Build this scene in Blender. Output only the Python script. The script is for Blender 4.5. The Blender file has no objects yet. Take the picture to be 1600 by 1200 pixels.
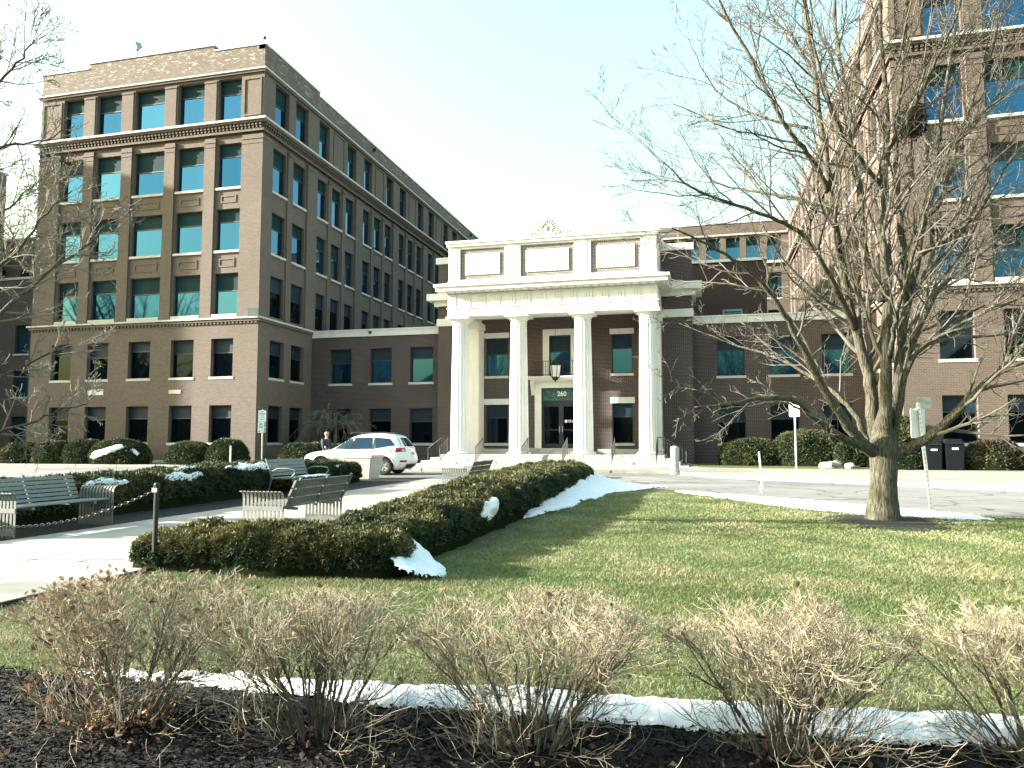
import bpy, bmesh, math, random
import numpy as np
from math import sin, cos, pi, radians, atan2, sqrt, hypot
from mathutils import Vector, Matrix, noise

random.seed(7)
rng = np.random.default_rng(7)
SC = bpy.context.scene
COL = SC.collection

# ------------------------------------------------------------------ camera
EYE = Vector((0.0, 0.0, 1.48))
PITCH, YAW, FOC = radians(4.35), radians(14.28), 1180.0
cam_data = bpy.data.cameras.new('camera')
cam = bpy.data.objects.new('camera', cam_data)
COL.objects.link(cam)
cam.location = EYE
cam.rotation_euler = (radians(90) + PITCH, 0, YAW)
cam_data.sensor_width = 36.0
cam_data.lens = 36.0 * FOC / 1600.0
cam_data.clip_start = 0.05
cam_data.clip_end = 1500
SC.camera = cam

# ------------------------------------------------------------------ sky, sun, exposure
SUN_AZ, SUN_EL = radians(15), radians(17)
to_sun = Vector((-cos(SUN_EL) * cos(SUN_AZ), -cos(SUN_EL) * sin(SUN_AZ), sin(SUN_EL)))
world = bpy.data.worlds.new('World')
SC.world = world
world.use_nodes = True
wn, wl = world.node_tree.nodes, world.node_tree.links
sky = wn.new('ShaderNodeTexSky')
sky.sky_type = 'NISHITA'
sky.sun_disc = False
sky.sun_elevation = SUN_EL
sky.sun_rotation = atan2(to_sun.x, to_sun.y)
sky.air_density = 2.1
sky.dust_density = 5.0
sky.ozone_density = 1.4
# a hazy winter sky with a faint green-cyan cast
cast = wn.new('ShaderNodeMix'); cast.data_type = 'RGBA'; cast.blend_type = 'MULTIPLY'
cast.inputs[0].default_value = 1.0
cast.inputs[7].default_value = (0.82, 1.0, 1.05, 1)
wl.new(sky.outputs[0], cast.inputs[6])
wl.new(cast.outputs[2], wn['Background'].inputs[0])
wn['Background'].inputs[1].default_value = 0.12
sun_data = bpy.data.lights.new('sun', 'SUN')
sun_data.energy = 5.0
sun_data.angle = radians(0.6)
sun_data.color = (1.0, 0.94, 0.85)
sun = bpy.data.objects.new('sun', sun_data)
COL.objects.link(sun)
sun.rotation_euler = to_sun.to_track_quat('Z', 'Y').to_euler()
sun.location = (-40, -10, 40)
SC.view_settings.view_transform = 'Standard'
SC.view_settings.look = 'None'
SC.view_settings.gamma = 1.0
SC.view_settings.use_curve_mapping = False
SC.view_settings.exposure = 2.45

# ------------------------------------------------------------------ small helpers
SLOPE = 0.004
def gz(y):
    return SLOPE * min(max(y, -6.0), 40.0)

_f = Vector((-sin(YAW) * cos(PITCH), cos(YAW) * cos(PITCH), sin(PITCH)))
_r = Vector((cos(YAW), sin(YAW), 0))
_u = _r.cross(_f)
def at(px, py, depth):
    """point in space seen at a pixel of the survey photo, at a given distance along the view axis"""
    return EYE + (_f + _r * ((px - 800) / FOC) + _u * ((600 - py) / FOC)) * depth

ORG = {}
def tag(o, label=None, cat=None, group=None, kind=None):
    if label: o['label'] = label
    if cat: o['category'] = cat
    if group: o['group'] = group
    if kind: o['kind'] = kind
    return o

def thing(name, label, cat, loc=(0, 0, 0), rz=0.0, group=None, local=False):
    o = bpy.data.objects.new(name, None)
    o.empty_display_size = 0.3
    COL.objects.link(o)
    o.location = loc
    o.rotation_euler = (0, 0, rz)
    tag(o, label, cat, group)
    ORG[o.name] = Vector((0, 0, 0)) if (local or rz) else Vector(loc)
    return o

def link_mesh(name, me, mat=None, parent=None, loc=(0, 0, 0), rz=0.0):
    if mat is not None and not me.materials:
        me.materials.append(mat)
    o = bpy.data.objects.new(name, me)
    COL.objects.link(o)
    loc = Vector(loc)
    if parent is not None:
        o.parent = parent
        o.location = loc - ORG[parent.name]
    else:
        o.location = loc
    o.rotation_euler = (0, 0, rz)
    ORG[o.name] = loc.copy()
    return o

class MB:
    def __init__(self):
        self.v, self.f = [], []
    def add(self, vs, fs):
        b = len(self.v)
        self.v.extend([tuple(p) for p in vs])
        self.f.extend([tuple(b + i for i in f) for f in fs])
        return self
    def box(self, x0, x1, y0, y1, z0, z1):
        return self.add([(x0, y0, z0), (x1, y0, z0), (x1, y1, z0), (x0, y1, z0),
                         (x0, y0, z1), (x1, y0, z1), (x1, y1, z1), (x0, y1, z1)],
                        [(3, 2, 1, 0), (4, 5, 6, 7), (0, 1, 5, 4), (1, 2, 6, 5), (2, 3, 7, 6), (3, 0, 4, 7)])
    def frustum(self, cx, cy, z0, z1, a0, b0, a1, b1):
        return self.add([(cx - a0, cy - b0, z0), (cx + a0, cy - b0, z0), (cx + a0, cy + b0, z0), (cx - a0, cy + b0, z0),
                         (cx - a1, cy - b1, z1), (cx + a1, cy - b1, z1), (cx + a1, cy + b1, z1), (cx - a1, cy + b1, z1)],
                        [(3, 2, 1, 0), (4, 5, 6, 7), (0, 1, 5, 4), (1, 2, 6, 5), (2, 3, 7, 6), (3, 0, 4, 7)])
    def quad(self, a, b, c, d):
        return self.add([a, b, c, d], [(0, 1, 2, 3)])
    def poly(self, pts, z=None):
        if z is None:
            return self.add(pts, [tuple(range(len(pts)))])
        return self.add([(p[0], p[1], z) for p in pts], [tuple(range(len(pts)))])
    def prism(self, pts, z0, z1):
        n = len(pts)
        g0 = [(p[0], p[1], z0 if not callable(z0) else z0(p[1])) for p in pts]
        g1 = [(p[0], p[1], z1 if not callable(z1) else z1(p[1])) for p in pts]
        fs = [tuple(range(n - 1, -1, -1)), tuple(range(n, 2 * n))]
        fs += [(i, (i + 1) % n, n + (i + 1) % n, n + i) for i in range(n)]
        return self.add(g0 + g1, fs)
    def lathe(self, c, prof, n=16, cap=True):
        vs, fs = [], []
        for r, z in prof:
            for k in range(n):
                a = 2 * pi * k / n
                vs.append((c[0] + r * cos(a), c[1] + r * sin(a), c[2] + z))
        m = len(prof)
        for j in range(m - 1):
            for k in range(n):
                k2 = (k + 1) % n
                fs.append((j * n + k, j * n + k2, (j + 1) * n + k2, (j + 1) * n + k))
        if cap:
            fs.append(tuple(range(n - 1, -1, -1)))
            fs.append(tuple(range((m - 1) * n, m * n)))
        return self.add(vs, fs)
    def tube(self, pts, rad, n=6, cap=True):
        pts = [Vector(p) for p in pts]
        m = len(pts)
        if not hasattr(rad, '__len__'):
            rad = [rad] * m
        t = (pts[1] - pts[0]).normalized()
        a = Vector((0, 0, 1)) if abs(t.z) < 0.9 else Vector((1, 0, 0))
        nrm = t.cross(a).normalized()
        vs, fs = [], []
        for i in range(m):
            if i == 0: t2 = pts[1] - pts[0]
            elif i == m - 1: t2 = pts[-1] - pts[-2]
            else: t2 = pts[i + 1] - pts[i - 1]
            if t2.length > 1e-9:
                t2.normalize()
            else:
                t2 = t
            nrm = nrm - t2 * nrm.dot(t2)
            if nrm.length < 1e-6:
                nrm = t2.orthogonal()
            nrm.normalize()
            b = t2.cross(nrm)
            for k in range(n):
                an = 2 * pi * k / n
                vs.append(pts[i] + (nrm * cos(an) + b * sin(an)) * rad[i])
        for i in range(m - 1):
            for k in range(n):
                k2 = (k + 1) % n
                fs.append((i * n + k, i * n + k2, (i + 1) * n + k2, (i + 1) * n + k))
        if cap:
            fs.append(tuple(range(n - 1, -1, -1)))
            fs.append(tuple(range((m - 1) * n, m * n)))
        return self.add(vs, fs)
    def bar(self, a, b, w, h):
        """box bar from a to b, w sideways, h in height"""
        a, b = Vector(a), Vector(b)
        t = (b - a).normalized()
        up = Vector((0, 0, 1)) if abs(t.z) < 0.95 else Vector((0, 1, 0))
        s = t.cross(up).normalized() * (w / 2)
        u = s.cross(t).normalized() * (h / 2)
        vs = [a - s - u, a + s - u, a + s + u, a - s + u, b - s - u, b + s - u, b + s + u, b - s + u]
        return self.add(vs, [(0, 1, 2, 3), (7, 6, 5, 4), (0, 4, 5, 1), (1, 5, 6, 2), (2, 6, 7, 3), (3, 7, 4, 0)])
    def mesh(self, name, smooth=False, centre=None):
        me = bpy.data.meshes.new(name)
        if centre is not None:
            v = [(p[0] - centre[0], p[1] - centre[1], p[2] - centre[2]) for p in self.v]
        else:
            v = self.v
        me.from_pydata(v, [], self.f)
        if smooth:
            me.polygons.foreach_set('use_smooth', [True] * len(me.polygons))
        me.update()
        return me
    def build(self, name, mat, parent=None, smooth=False):
        a = np.array(self.v)
        c = (a.min(0) + a.max(0)) / 2
        c[2] = a[:, 2].min()
        me = self.mesh(name, smooth, c)
        return link_mesh(name, me, mat, parent, c)

def smooth_by_angle(o, deg=40):
    me = o.data
    bm = bmesh.new(); bm.from_mesh(me)
    bmesh.ops.recalc_face_normals(bm, faces=bm.faces)
    for e in bm.edges:
        if len(e.link_faces) == 2 and e.calc_face_angle(0) > radians(deg):
            e.smooth = False
    for f in bm.faces: f.smooth = True
    bm.to_mesh(me); bm.free()
    return o

def bevelled(o, w=0.01, seg=2):
    bm = bmesh.new(); bm.from_mesh(o.data)
    bmesh.ops.remove_doubles(bm, verts=bm.verts, dist=1e-5)
    bmesh.ops.bevel(bm, geom=list(bm.edges), offset=w, segments=seg, affect='EDGES', clamp_overlap=True)
    bm.to_mesh(o.data); bm.free()
    return o

def tri_mesh(name, V, colr=None):
    """V: (N*3,3) array of loose triangles"""
    n = len(V)
    me = bpy.data.meshes.new(name)
    me.vertices.add(n)
    me.vertices.foreach_set('co', np.ascontiguousarray(V, dtype=np.float32).ravel())
    me.loops.add(n)
    me.loops.foreach_set('vertex_index', np.arange(n, dtype=np.int32))
    me.polygons.add(n // 3)
    me.polygons.foreach_set('loop_start', np.arange(0, n, 3, dtype=np.int32))
    me.polygons.foreach_set('loop_total', np.full(n // 3, 3, dtype=np.int32))
    me.update(calc_edges=True)
    if colr is not None:
        at_ = me.color_attributes.new('tint', 'FLOAT_COLOR', 'POINT')
        c4 = np.ones((n, 4), dtype=np.float32); c4[:, :3] = colr
        at_.data.foreach_set('color', c4.ravel())
    return me

# ------------------------------------------------------------------ materials
def new_mat(name):
    m = bpy.data.materials.new(name)
    m.use_nodes = True
    nt = m.node_tree
    b = nt.nodes['Principled BSDF']
    return m, nt, b

def N(nt, kind, **kw):
    n = nt.nodes.new(kind)
    for k, v in kw.items():
        setattr(n, k, v)
    return n

def mixc(nt, fac, a, b, blend='MIX'):
    n = nt.nodes.new('ShaderNodeMix'); n.data_type = 'RGBA'; n.blend_type = blend
    for sock, val in ((n.inputs[0], fac), (n.inputs[6], a), (n.inputs[7], b)):
        if hasattr(val, 'links') or hasattr(val, 'is_linked'):
            nt.links.new(val, sock)
        elif isinstance(val, (int, float)):
            sock.default_value = val
        else:
            sock.default_value = (*val, 1)
    return n.outputs[2]

def ramp(nt, src, p0, p1, v0=0.0, v1=1.0):
    n = nt.nodes.new('ShaderNodeMapRange')
    n.inputs[1].default_value = p0; n.inputs[2].default_value = p1
    n.inputs[3].default_value = v0; n.inputs[4].default_value = v1
    nt.links.new(src, n.inputs[0])
    return n.outputs[0]

def noise_tex(nt, scale, detail=4, rough=0.6, vec=None):
    n = nt.nodes.new('ShaderNodeTexNoise')
    n.inputs['Scale'].default_value = scale
    n.inputs['Detail'].default_value = detail
    n.inputs['Roughness'].default_value = rough
    if vec is None:
        g = nt.nodes.new('ShaderNodeNewGeometry'); vec = g.outputs['Position']
    nt.links.new(vec, n.inputs['Vector'])
    return n.outputs[0]

def bump(nt, b, h, strength=0.3, dist=0.02):
    n = nt.nodes.new('ShaderNodeBump')
    n.inputs['Strength'].default_value = strength
    n.inputs['Distance'].default_value = dist
    nt.links.new(h, n.inputs['Height'])
    nt.links.new(n.outputs[0], b.inputs['Normal'])

def simple(name, col, rough=0.6, metal=0.0, var=0.15, scale=3.0, bmp=0.0, bscale=40.0, spec=0.5, stretch=None):
    m, nt, b = new_mat(name)
    vec = None
    if stretch:
        g = nt.nodes.new('ShaderNodeNewGeometry')
        mp = nt.nodes.new('ShaderNodeMapping'); mp.inputs['Scale'].default_value = stretch
        nt.links.new(g.outputs['Position'], mp.inputs['Vector']); vec = mp.outputs[0]
    nz = noise_tex(nt, scale, 5, 0.65, vec)
    lo = tuple(c * (1 - var) for c in col); hi = tuple(min(1, c * (1 + var)) for c in col)
    nt.links.new(mixc(nt, ramp(nt, nz, 0.3, 0.7), lo, hi), b.inputs['Base Color'])
    b.inputs['Roughness'].default_value = rough
    b.inputs['Metallic'].default_value = metal
    b.inputs['Specular IOR Level'].default_value = spec
    if bmp:
        bump(nt, b, noise_tex(nt, bscale, 4, 0.6, vec), bmp, 0.01)
    return m

def brick_mat(name, c1, c2, mortar, stain=None, stain_amt=0.0, patch=0.25, rowh=0.0762, bw=0.2152, msize=0.009, wash=None):
    m, nt, b = new_mat(name)
    g = N(nt, 'ShaderNodeNewGeometry')
    sp = N(nt, 'ShaderNodeSeparateXYZ'); nt.links.new(g.outputs['Position'], sp.inputs[0])
    sn = N(nt, 'ShaderNodeSeparateXYZ'); nt.links.new(g.outputs['True Normal'], sn.inputs[0])
    ab = N(nt, 'ShaderNodeMath', operation='ABSOLUTE'); nt.links.new(sn.outputs[0], ab.inputs[0])
    gt = N(nt, 'ShaderNodeMath', operation='GREATER_THAN'); nt.links.new(ab.outputs[0], gt.inputs[0]); gt.inputs[1].default_value = 0.6
    mx = N(nt, 'ShaderNodeMix'); mx.data_type = 'FLOAT'
    nt.links.new(gt.outputs[0], mx.inputs[0]); nt.links.new(sp.outputs[0], mx.inputs[2]); nt.links.new(sp.outputs[1], mx.inputs[3])
    cb = N(nt, 'ShaderNodeCombineXYZ'); nt.links.new(mx.outputs[0], cb.inputs[0]); nt.links.new(sp.outputs[2], cb.inputs[1])
    br = N(nt, 'ShaderNodeTexBrick')
    nt.links.new(cb.outputs[0], br.inputs['Vector'])
    br.inputs['Scale'].default_value = 1.0
    br.inputs['Mortar Size'].default_value = msize
    br.inputs['Mortar Smooth'].default_value = 0.1
    br.inputs['Brick Width'].default_value = bw
    br.inputs['Row Height'].default_value = rowh
    br.inputs['Color1'].default_value = (*c1, 1); br.inputs['Color2'].default_value = (*c2, 1)
    br.inputs['Mortar'].default_value = (*mortar, 1)
    # broad tonal patches, as of bricks fired in different batches and weathering
    n1 = noise_tex(nt, 0.35, 5, 0.6)
    colr = mixc(nt, ramp(nt, n1, 0.35, 0.7, 0, patch), br.outputs['Color'], tuple(c * 0.55 for c in c1))
    n2 = noise_tex(nt, 1.7, 6, 0.7)
    colr = mixc(nt, ramp(nt, n2, 0.45, 0.75, 0, patch * 0.9), colr, tuple(min(1, c * 1.5) for c in c2))
    if stain:
        mp = N(nt, 'ShaderNodeMapping'); mp.inputs['Scale'].default_value = (0.5, 0.5, 0.16)
        nt.links.new(g.outputs['Position'], mp.inputs['Vector'])
        n3 = noise_tex(nt, 1.3, 6, 0.75, mp.outputs[0])
        colr = mixc(nt, ramp(nt, n3, 0.55, 0.72, 0, stain_amt), colr, stain)
    if wash:   # pale lime bloom on the bricks high on the parapet
        z0, z1, wc = wash
        mpw = N(nt, 'ShaderNodeMapping'); mpw.inputs['Scale'].default_value = (1, 1, 3.2)
        nt.links.new(g.outputs['Position'], mpw.inputs['Vector'])
        n4 = noise_tex(nt, 2.6, 8, 0.8, mpw.outputs[0])
        hz = ramp(nt, sp.outputs[2], z0, z1)
        mu = N(nt, 'ShaderNodeMath', operation='MULTIPLY')
        nt.links.new(hz, mu.inputs[0]); nt.links.new(ramp(nt, n4, 0.54, 0.60), mu.inputs[1])
        mu2 = N(nt, 'ShaderNodeMath', operation='MULTIPLY')
        nt.links.new(mu.outputs[0], mu2.inputs[0]); nt.links.new(br.outputs['Fac'], mu2.inputs[1])
        ad = N(nt, 'ShaderNodeMath', operation='MULTIPLY_ADD'); nt.links.new(mu.outputs[0], ad.inputs[0]); ad.inputs[1].default_value = 0.25
        nt.links.new(mu2.outputs[0], ad.inputs[2])
        colr = mixc(nt, ad.outputs[0], colr, wc)
    nt.links.new(colr, b.inputs['Base Color'])
    b.inputs['Roughness'].default_value = 0.88
    b.inputs['Specular IOR Level'].default_value = 0.25
    inv = N(nt, 'ShaderNodeMath', operation='SUBTRACT'); inv.inputs[0].default_value = 1.0
    nt.links.new(br.outputs['Fac'], inv.inputs[1])
    bump(nt, b, inv.outputs[0], 0.5, 0.01)
    return m

def glass_mat(name, tint, rough=0.03, wav=0.015):
    m, nt, b = new_mat(name)
    b.inputs['Base Color'].default_value = (*tint, 1)
    b.inputs['Metallic'].default_value = 0.9
    b.inputs['Roughness'].default_value = rough
    bump(nt, b, noise_tex(nt, 0.9, 2, 0.5), 0.06, wav)
    return m

def tint_mat(name, rough=0.7, trans=0.0, spec=0.3):
    """material that takes its colour from the 'tint' attribute of each leaf or blade"""
    m, nt, b = new_mat(name)
    a = N(nt, 'ShaderNodeAttribute'); a.attribute_name = 'tint'
    nt.links.new(a.outputs['Color'], b.inputs['Base Color'])
    b.inputs['Roughness'].default_value = rough
    b.inputs['Specular IOR Level'].default_value = spec
    if trans:
        tr = N(nt, 'ShaderNodeBsdfTranslucent'); nt.links.new(a.outputs['Color'], tr.inputs[0])
        ms = N(nt, 'ShaderNodeMixShader'); ms.inputs[0].default_value = trans
        nt.links.new(b.outputs[0], ms.inputs[1]); nt.links.new(tr.outputs[0], ms.inputs[2])
        nt.links.new(ms.outputs[0], nt.nodes['Material Output'].inputs[0])
    return m

M = {}
M['brick_tan'] = brick_mat('tan brick', (0.148, 0.114, 0.094), (0.112, 0.085, 0.071), (0.165, 0.150, 0.134), stain=(0.10, 0.08, 0.07), stain_amt=0.35, wash=(22.9, 23.6, (0.62, 0.60, 0.56)))
M['brick_dark'] = brick_mat('dark purple brick', (0.070, 0.040, 0.038), (0.042, 0.029, 0.032), (0.22, 0.205, 0.19), patch=0.35, msize=0.0085)
M['brick_brown'] = brick_mat('brown brick', (0.105, 0.079, 0.062), (0.078, 0.057, 0.046), (0.14, 0.125, 0.11), patch=0.3)
M['brick_maroon'] = brick_mat('maroon brick', (0.055, 0.037, 0.036), (0.045, 0.031, 0.031), (0.06, 0.045, 0.044), patch=0.3)
M['brick_panel'] = brick_mat('panel brick', (0.12, 0.10, 0.097), (0.09, 0.08, 0.08), (0.42, 0.41, 0.39), patch=0.3, wash=(11.9, 12.0, (0.75, 0.74, 0.70)))
def painted_stone():
    m, nt, b = new_mat('white painted stone')
    g = N(nt, 'ShaderNodeNewGeometry')
    mp = N(nt, 'ShaderNodeMapping'); mp.inputs['Scale'].default_value = (1, 1, 0.10)
    nt.links.new(g.outputs['Position'], mp.inputs['Vector'])
    n1 = noise_tex(nt, 1.2, 5, 0.65); n2 = noise_tex(nt, 5.0, 6, 0.7, mp.outputs[0])
    c = mixc(nt, ramp(nt, n1, 0.3, 0.7), (0.60, 0.60, 0.565), (0.67, 0.665, 0.63))
    c = mixc(nt, ramp(nt, n2, 0.52, 0.75, 0, 0.45), c, (0.40, 0.395, 0.365))
    nt.links.new(c, b.inputs['Base Color'])
    b.inputs['Roughness'].default_value = 0.65
    bump(nt, b, noise_tex(nt, 30, 4, 0.6), 0.06, 0.01)
    return m
M['white'] = painted_stone()
M['limestone'] = simple('pale limestone', (0.47, 0.46, 0.42), 0.75, var=0.10, scale=2.5, bmp=0.12, bscale=25)
M['tablet'] = simple('cream tablet stone', (0.58, 0.565, 0.50), 0.7, var=0.05, scale=2.0)
M['granite'] = simple('step granite', (0.40, 0.38, 0.34), 0.75, var=0.25, scale=3.5, bmp=0.15, bscale=60)
M['coping'] = simple('metal coping', (0.55, 0.60, 0.58), 0.5, var=0.1, scale=2)
M['frame'] = simple('dark bronze frame', (0.018, 0.022, 0.026), 0.45, var=0.2, scale=2)
M['screen'] = simple('solar screen', (0.006, 0.030, 0.036), 0.7, var=0.2, scale=1.0, spec=0.1)
M['screen_shaded'] = simple('shaded solar screen', (0.012, 0.028, 0.042), 0.6, var=0.2, scale=1.0, spec=0.2)  # screen copy for shaded storeys, the shade put into its colour
M['glass'] = glass_mat('teal glass', (0.036, 0.128, 0.235))
M['glass_b'] = glass_mat('pale teal glass', (0.050, 0.160, 0.275))
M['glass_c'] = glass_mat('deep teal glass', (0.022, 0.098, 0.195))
M['glass_dark'] = glass_mat('dark glass', (0.014, 0.026, 0.040))  # dim reflections of the lower storeys put into the tint
M['interior'] = simple('unlit interior', (0.02, 0.022, 0.025), 0.9)
M['iron'] = simple('black iron', (0.018, 0.02, 0.02), 0.5, metal=0.3, var=0.2)
M['bench_metal'] = simple('grey bench metal', (0.16, 0.17, 0.155), 0.5, metal=0.2, var=0.2, scale=8)
M['bench_wood'] = simple('weathered bench slat', (0.17, 0.175, 0.155), 0.65, var=0.25, scale=3, bmp=0.2, bscale=20, stretch=(8, 1, 8))
M['bench_shade_teal'] = simple('shade-tinted bench slat', (0.17, 0.195, 0.19), 0.6, var=0.2, scale=3, bmp=0.2, bscale=20, stretch=(8, 1, 8))  # teal cast of a bench in shade, put into the slat colour
M['concrete'] = simple('path concrete', (0.33, 0.305, 0.27), 0.85, var=0.10, scale=1.6, bmp=0.12, bscale=90)
M['walk'] = simple('sidewalk concrete', (0.25, 0.24, 0.215), 0.85, var=0.12, scale=1.2, bmp=0.12, bscale=90)
M['kerb'] = simple('kerb stone', (0.31, 0.295, 0.26), 0.85, var=0.2, scale=3.0, bmp=0.2, bscale=50)
M['planter'] = simple('planter concrete', (0.52, 0.49, 0.44), 0.85, var=0.1, scale=4.0, bmp=0.2, bscale=60)
M['bollard'] = simple('bollard concrete', (0.36, 0.37, 0.33), 0.85, var=0.2, scale=5.0, bmp=0.2, bscale=60)
M['steel'] = simple('galvanised steel', (0.42, 0.45, 0.44), 0.45, metal=0.6, var=0.15)
M['signwhite'] = simple('white sign sheet', (0.80, 0.81, 0.80), 0.45, var=0.04)
M['ink'] = simple('grey sign ink', (0.16, 0.24, 0.24), 0.6)
M['green_ink'] = simple('green sign ink', (0.05, 0.45, 0.22), 0.6)
M['blue_ink'] = simple('blue sign ink', (0.05, 0.16, 0.24), 0.6)
M['wood'] = simple('raw wood stake', (0.55, 0.47, 0.36), 0.8, var=0.2, scale=10)
M['binplastic'] = simple('dark bin plastic', (0.006, 0.008, 0.011), 0.6, var=0.2, spec=0.15)
M['rock'] = simple('grey boulder', (0.22, 0.21, 0.18), 0.9, var=0.4, scale=6, bmp=0.5, bscale=15)
M['roofing'] = simple('roof membrane', (0.20, 0.20, 0.19), 0.9)

def snow_mat():
    m, nt, b = new_mat('old snow')
    nz = noise_tex(nt, 9, 6, 0.7)
    c = mixc(nt, ramp(nt, nz, 0.35, 0.75), (0.80, 0.82, 0.84), (0.68, 0.70, 0.71))
    n5 = noise_tex(nt, 38, 5, 0.75)
    c = mixc(nt, ramp(nt, n5, 0.60, 0.72, 0, 0.7), c, (0.22, 0.19, 0.15))
    nt.links.new(c, b.inputs['Base Color'])
    b.inputs['Roughness'].default_value = 0.7
    b.inputs['Subsurface Weight'].default_value = 0.15
    b.inputs['Subsurface Radius'].default_value = (0.02, 0.025, 0.03)
    bump(nt, b, noise_tex(nt, 60, 5, 0.7), 0.35, 0.01)
    return m
M['snow'] = snow_mat()

def bark_mat(name, dark, light, moss=None):
    m, nt, b = new_mat(name)
    g = N(nt, 'ShaderNodeNewGeometry')
    mp = N(nt, 'ShaderNodeMapping'); mp.inputs['Scale'].default_value = (1, 1, 0.13)
    nt.links.new(g.outputs['Position'], mp.inputs['Vector'])
    n1 = noise_tex(nt, 42.0, 4, 0.6, mp.outputs[0])
    n0 = noise_tex(nt, 60.0, 4, 0.7)
    furrow = ramp(nt, n1, 0.42, 0.56)
    colr = mixc(nt, furrow, dark, light)
    colr = mixc(nt, ramp(nt, n0, 0.35, 0.7, 0, 0.45), colr, tuple(c * 0.6 for c in light))
    if moss:
        n2 = noise_tex(nt, 2.2, 5, 0.7)
        colr = mixc(nt, ramp(nt, n2, 0.5, 0.7, 0, 0.6), colr, moss)
    nt.links.new(colr, b.inputs['Base Color'])
    b.inputs['Roughness'].default_value = 0.95
    b.inputs['Specular IOR Level'].default_value = 0.15
    bump(nt, b, n1, 1.0, 0.05)
    return m
M['bark'] = bark_mat('furrowed bark', (0.042, 0.04, 0.03), (0.145, 0.138, 0.105), moss=(0.10, 0.112, 0.065))
M['twig'] = simple('pale twig bark', (0.10, 0.092, 0.074), 0.9, var=0.35, scale=2.0)
M['twig_left'] = simple('lit twig bark', (0.17, 0.155, 0.125), 0.9, var=0.35, scale=2.0)  # paler copy of the twig bark, sunlit look put into the colour
M['twig_dark'] = simple('grey twig bark', (0.10, 0.096, 0.085), 0.9, var=0.35, scale=2.0)
M['shrub_stem'] = simple('shrub stem bark', (0.105, 0.092, 0.068), 0.9, var=0.4, scale=9.0)
M['shrub_twig'] = simple('straw shrub twig', (0.265, 0.228, 0.158), 0.85, var=0.40, scale=9.0)
M['leaf'] = tint_mat('evergreen leaf', 0.6, 0.15)
M['deadleaf'] = tint_mat('dry leaf', 0.8, 0.2)
M['blade'] = tint_mat('grass blade', 0.7, 0.25)
M['chip'] = tint_mat('mulch chip', 0.95, 0.0, 0.08)
M['core'] = simple('hedge inside', (0.012, 0.018, 0.009), 1.0, spec=0.0)  # near-black, shade inside hedges and bushes put into the colour

def ground_mat():
    m, nt, b = new_mat('winter lawn')
    n1 = noise_tex(nt, 0.9, 6, 0.7)
    n2 = noise_tex(nt, 7.0, 6, 0.75)
    n3 = noise_tex(nt, 60.0, 4, 0.7)
    c = mixc(nt, ramp(nt, n1, 0.35, 0.65), (0.085, 0.12, 0.042), (0.155, 0.158, 0.075))
    c = mixc(nt, ramp(nt, n2, 0.45, 0.7, 0, 0.7), c, (0.21, 0.195, 0.105))
    c = mixc(nt, ramp(nt, n3, 0.3, 0.6, 0.55, 0.0), c, (0.04, 0.05, 0.018))
    nt.links.new(c, b.inputs['Base Color'])
    b.inputs['Roughness'].default_value = 0.95
    b.inputs['Specular IOR Level'].default_value = 0.1
    bump(nt, b, n3, 0.8, 0.03)
    return m
M['lawn'] = ground_mat()

def asphalt_mat():
    m, nt, b = new_mat('worn asphalt')
    n1 = noise_tex(nt, 0.5, 6, 0.7); n2 = noise_tex(nt, 120, 3, 0.7)
    c = mixc(nt, ramp(nt, n1, 0.35, 0.7), (0.12, 0.12, 0.12), (0.19, 0.187, 0.18))
    c = mixc(nt, ramp(nt, n2, 0.3, 0.75, 0, 0.5), c, (0.34, 0.33, 0.31))
    vo = N(nt, 'ShaderNodeTexVoronoi'); vo.feature = 'DISTANCE_TO_EDGE'; vo.inputs['Scale'].default_value = 0.33
    g = N(nt, 'ShaderNodeNewGeometry'); ad = N(nt, 'ShaderNodeVectorMath', operation='ADD')
    wv = N(nt, 'ShaderNodeTexNoise'); wv.inputs['Scale'].default_value = 0.9; wv.inputs['Detail'].default_value = 5
    nt.links.new(g.outputs['Position'], wv.inputs['Vector']); nt.links.new(g.outputs['Position'], ad.inputs[0]); nt.links.new(wv.outputs['Color'], ad.inputs[1])
    nt.links.new(ad.outputs[0], vo.inputs['Vector'])
    c = mixc(nt, ramp(nt, vo.outputs['Distance'], 0.006, 0.018, 0.75, 0.0), c, (0.03, 0.03, 0.03))
    n4 = noise_tex(nt, 0.22, 5, 0.65)
    c = mixc(nt, ramp(nt, n4, 0.52, 0.60, 0, 0.45), c, (0.085, 0.088, 0.09))
    nt.links.new(c, b.inputs['Base Color'])
    b.inputs['Roughness'].default_value = 0.85
    bump(nt, b, n2, 0.4, 0.006)
    return m
M['asphalt'] = asphalt_mat()

def mulch_mat():
    m, nt, b = new_mat('dark mulch')
    n1 = noise_tex(nt, 35, 6, 0.75)
    nt.links.new(mixc(nt, ramp(nt, n1, 0.35, 0.7), (0.005, 0.005, 0.006), (0.022, 0.019, 0.017)), b.inputs['Base Color'])
    b.inputs['Roughness'].default_value = 0.95
    bump(nt, b, n1, 1.0, 0.04)
    return m
M['mulch'] = mulch_mat()

# ------------------------------------------------------------------ ground, roads, paths
def struct(o):
    o['kind'] = 'structure'
    return o

def sheet(name, pts, lift, mat, parent=None):
    mb = MB().add([(x, y, gz(y) + lift) for x, y in pts], [tuple(range(len(pts)))])
    return mb.build(name, mat, parent)

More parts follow.
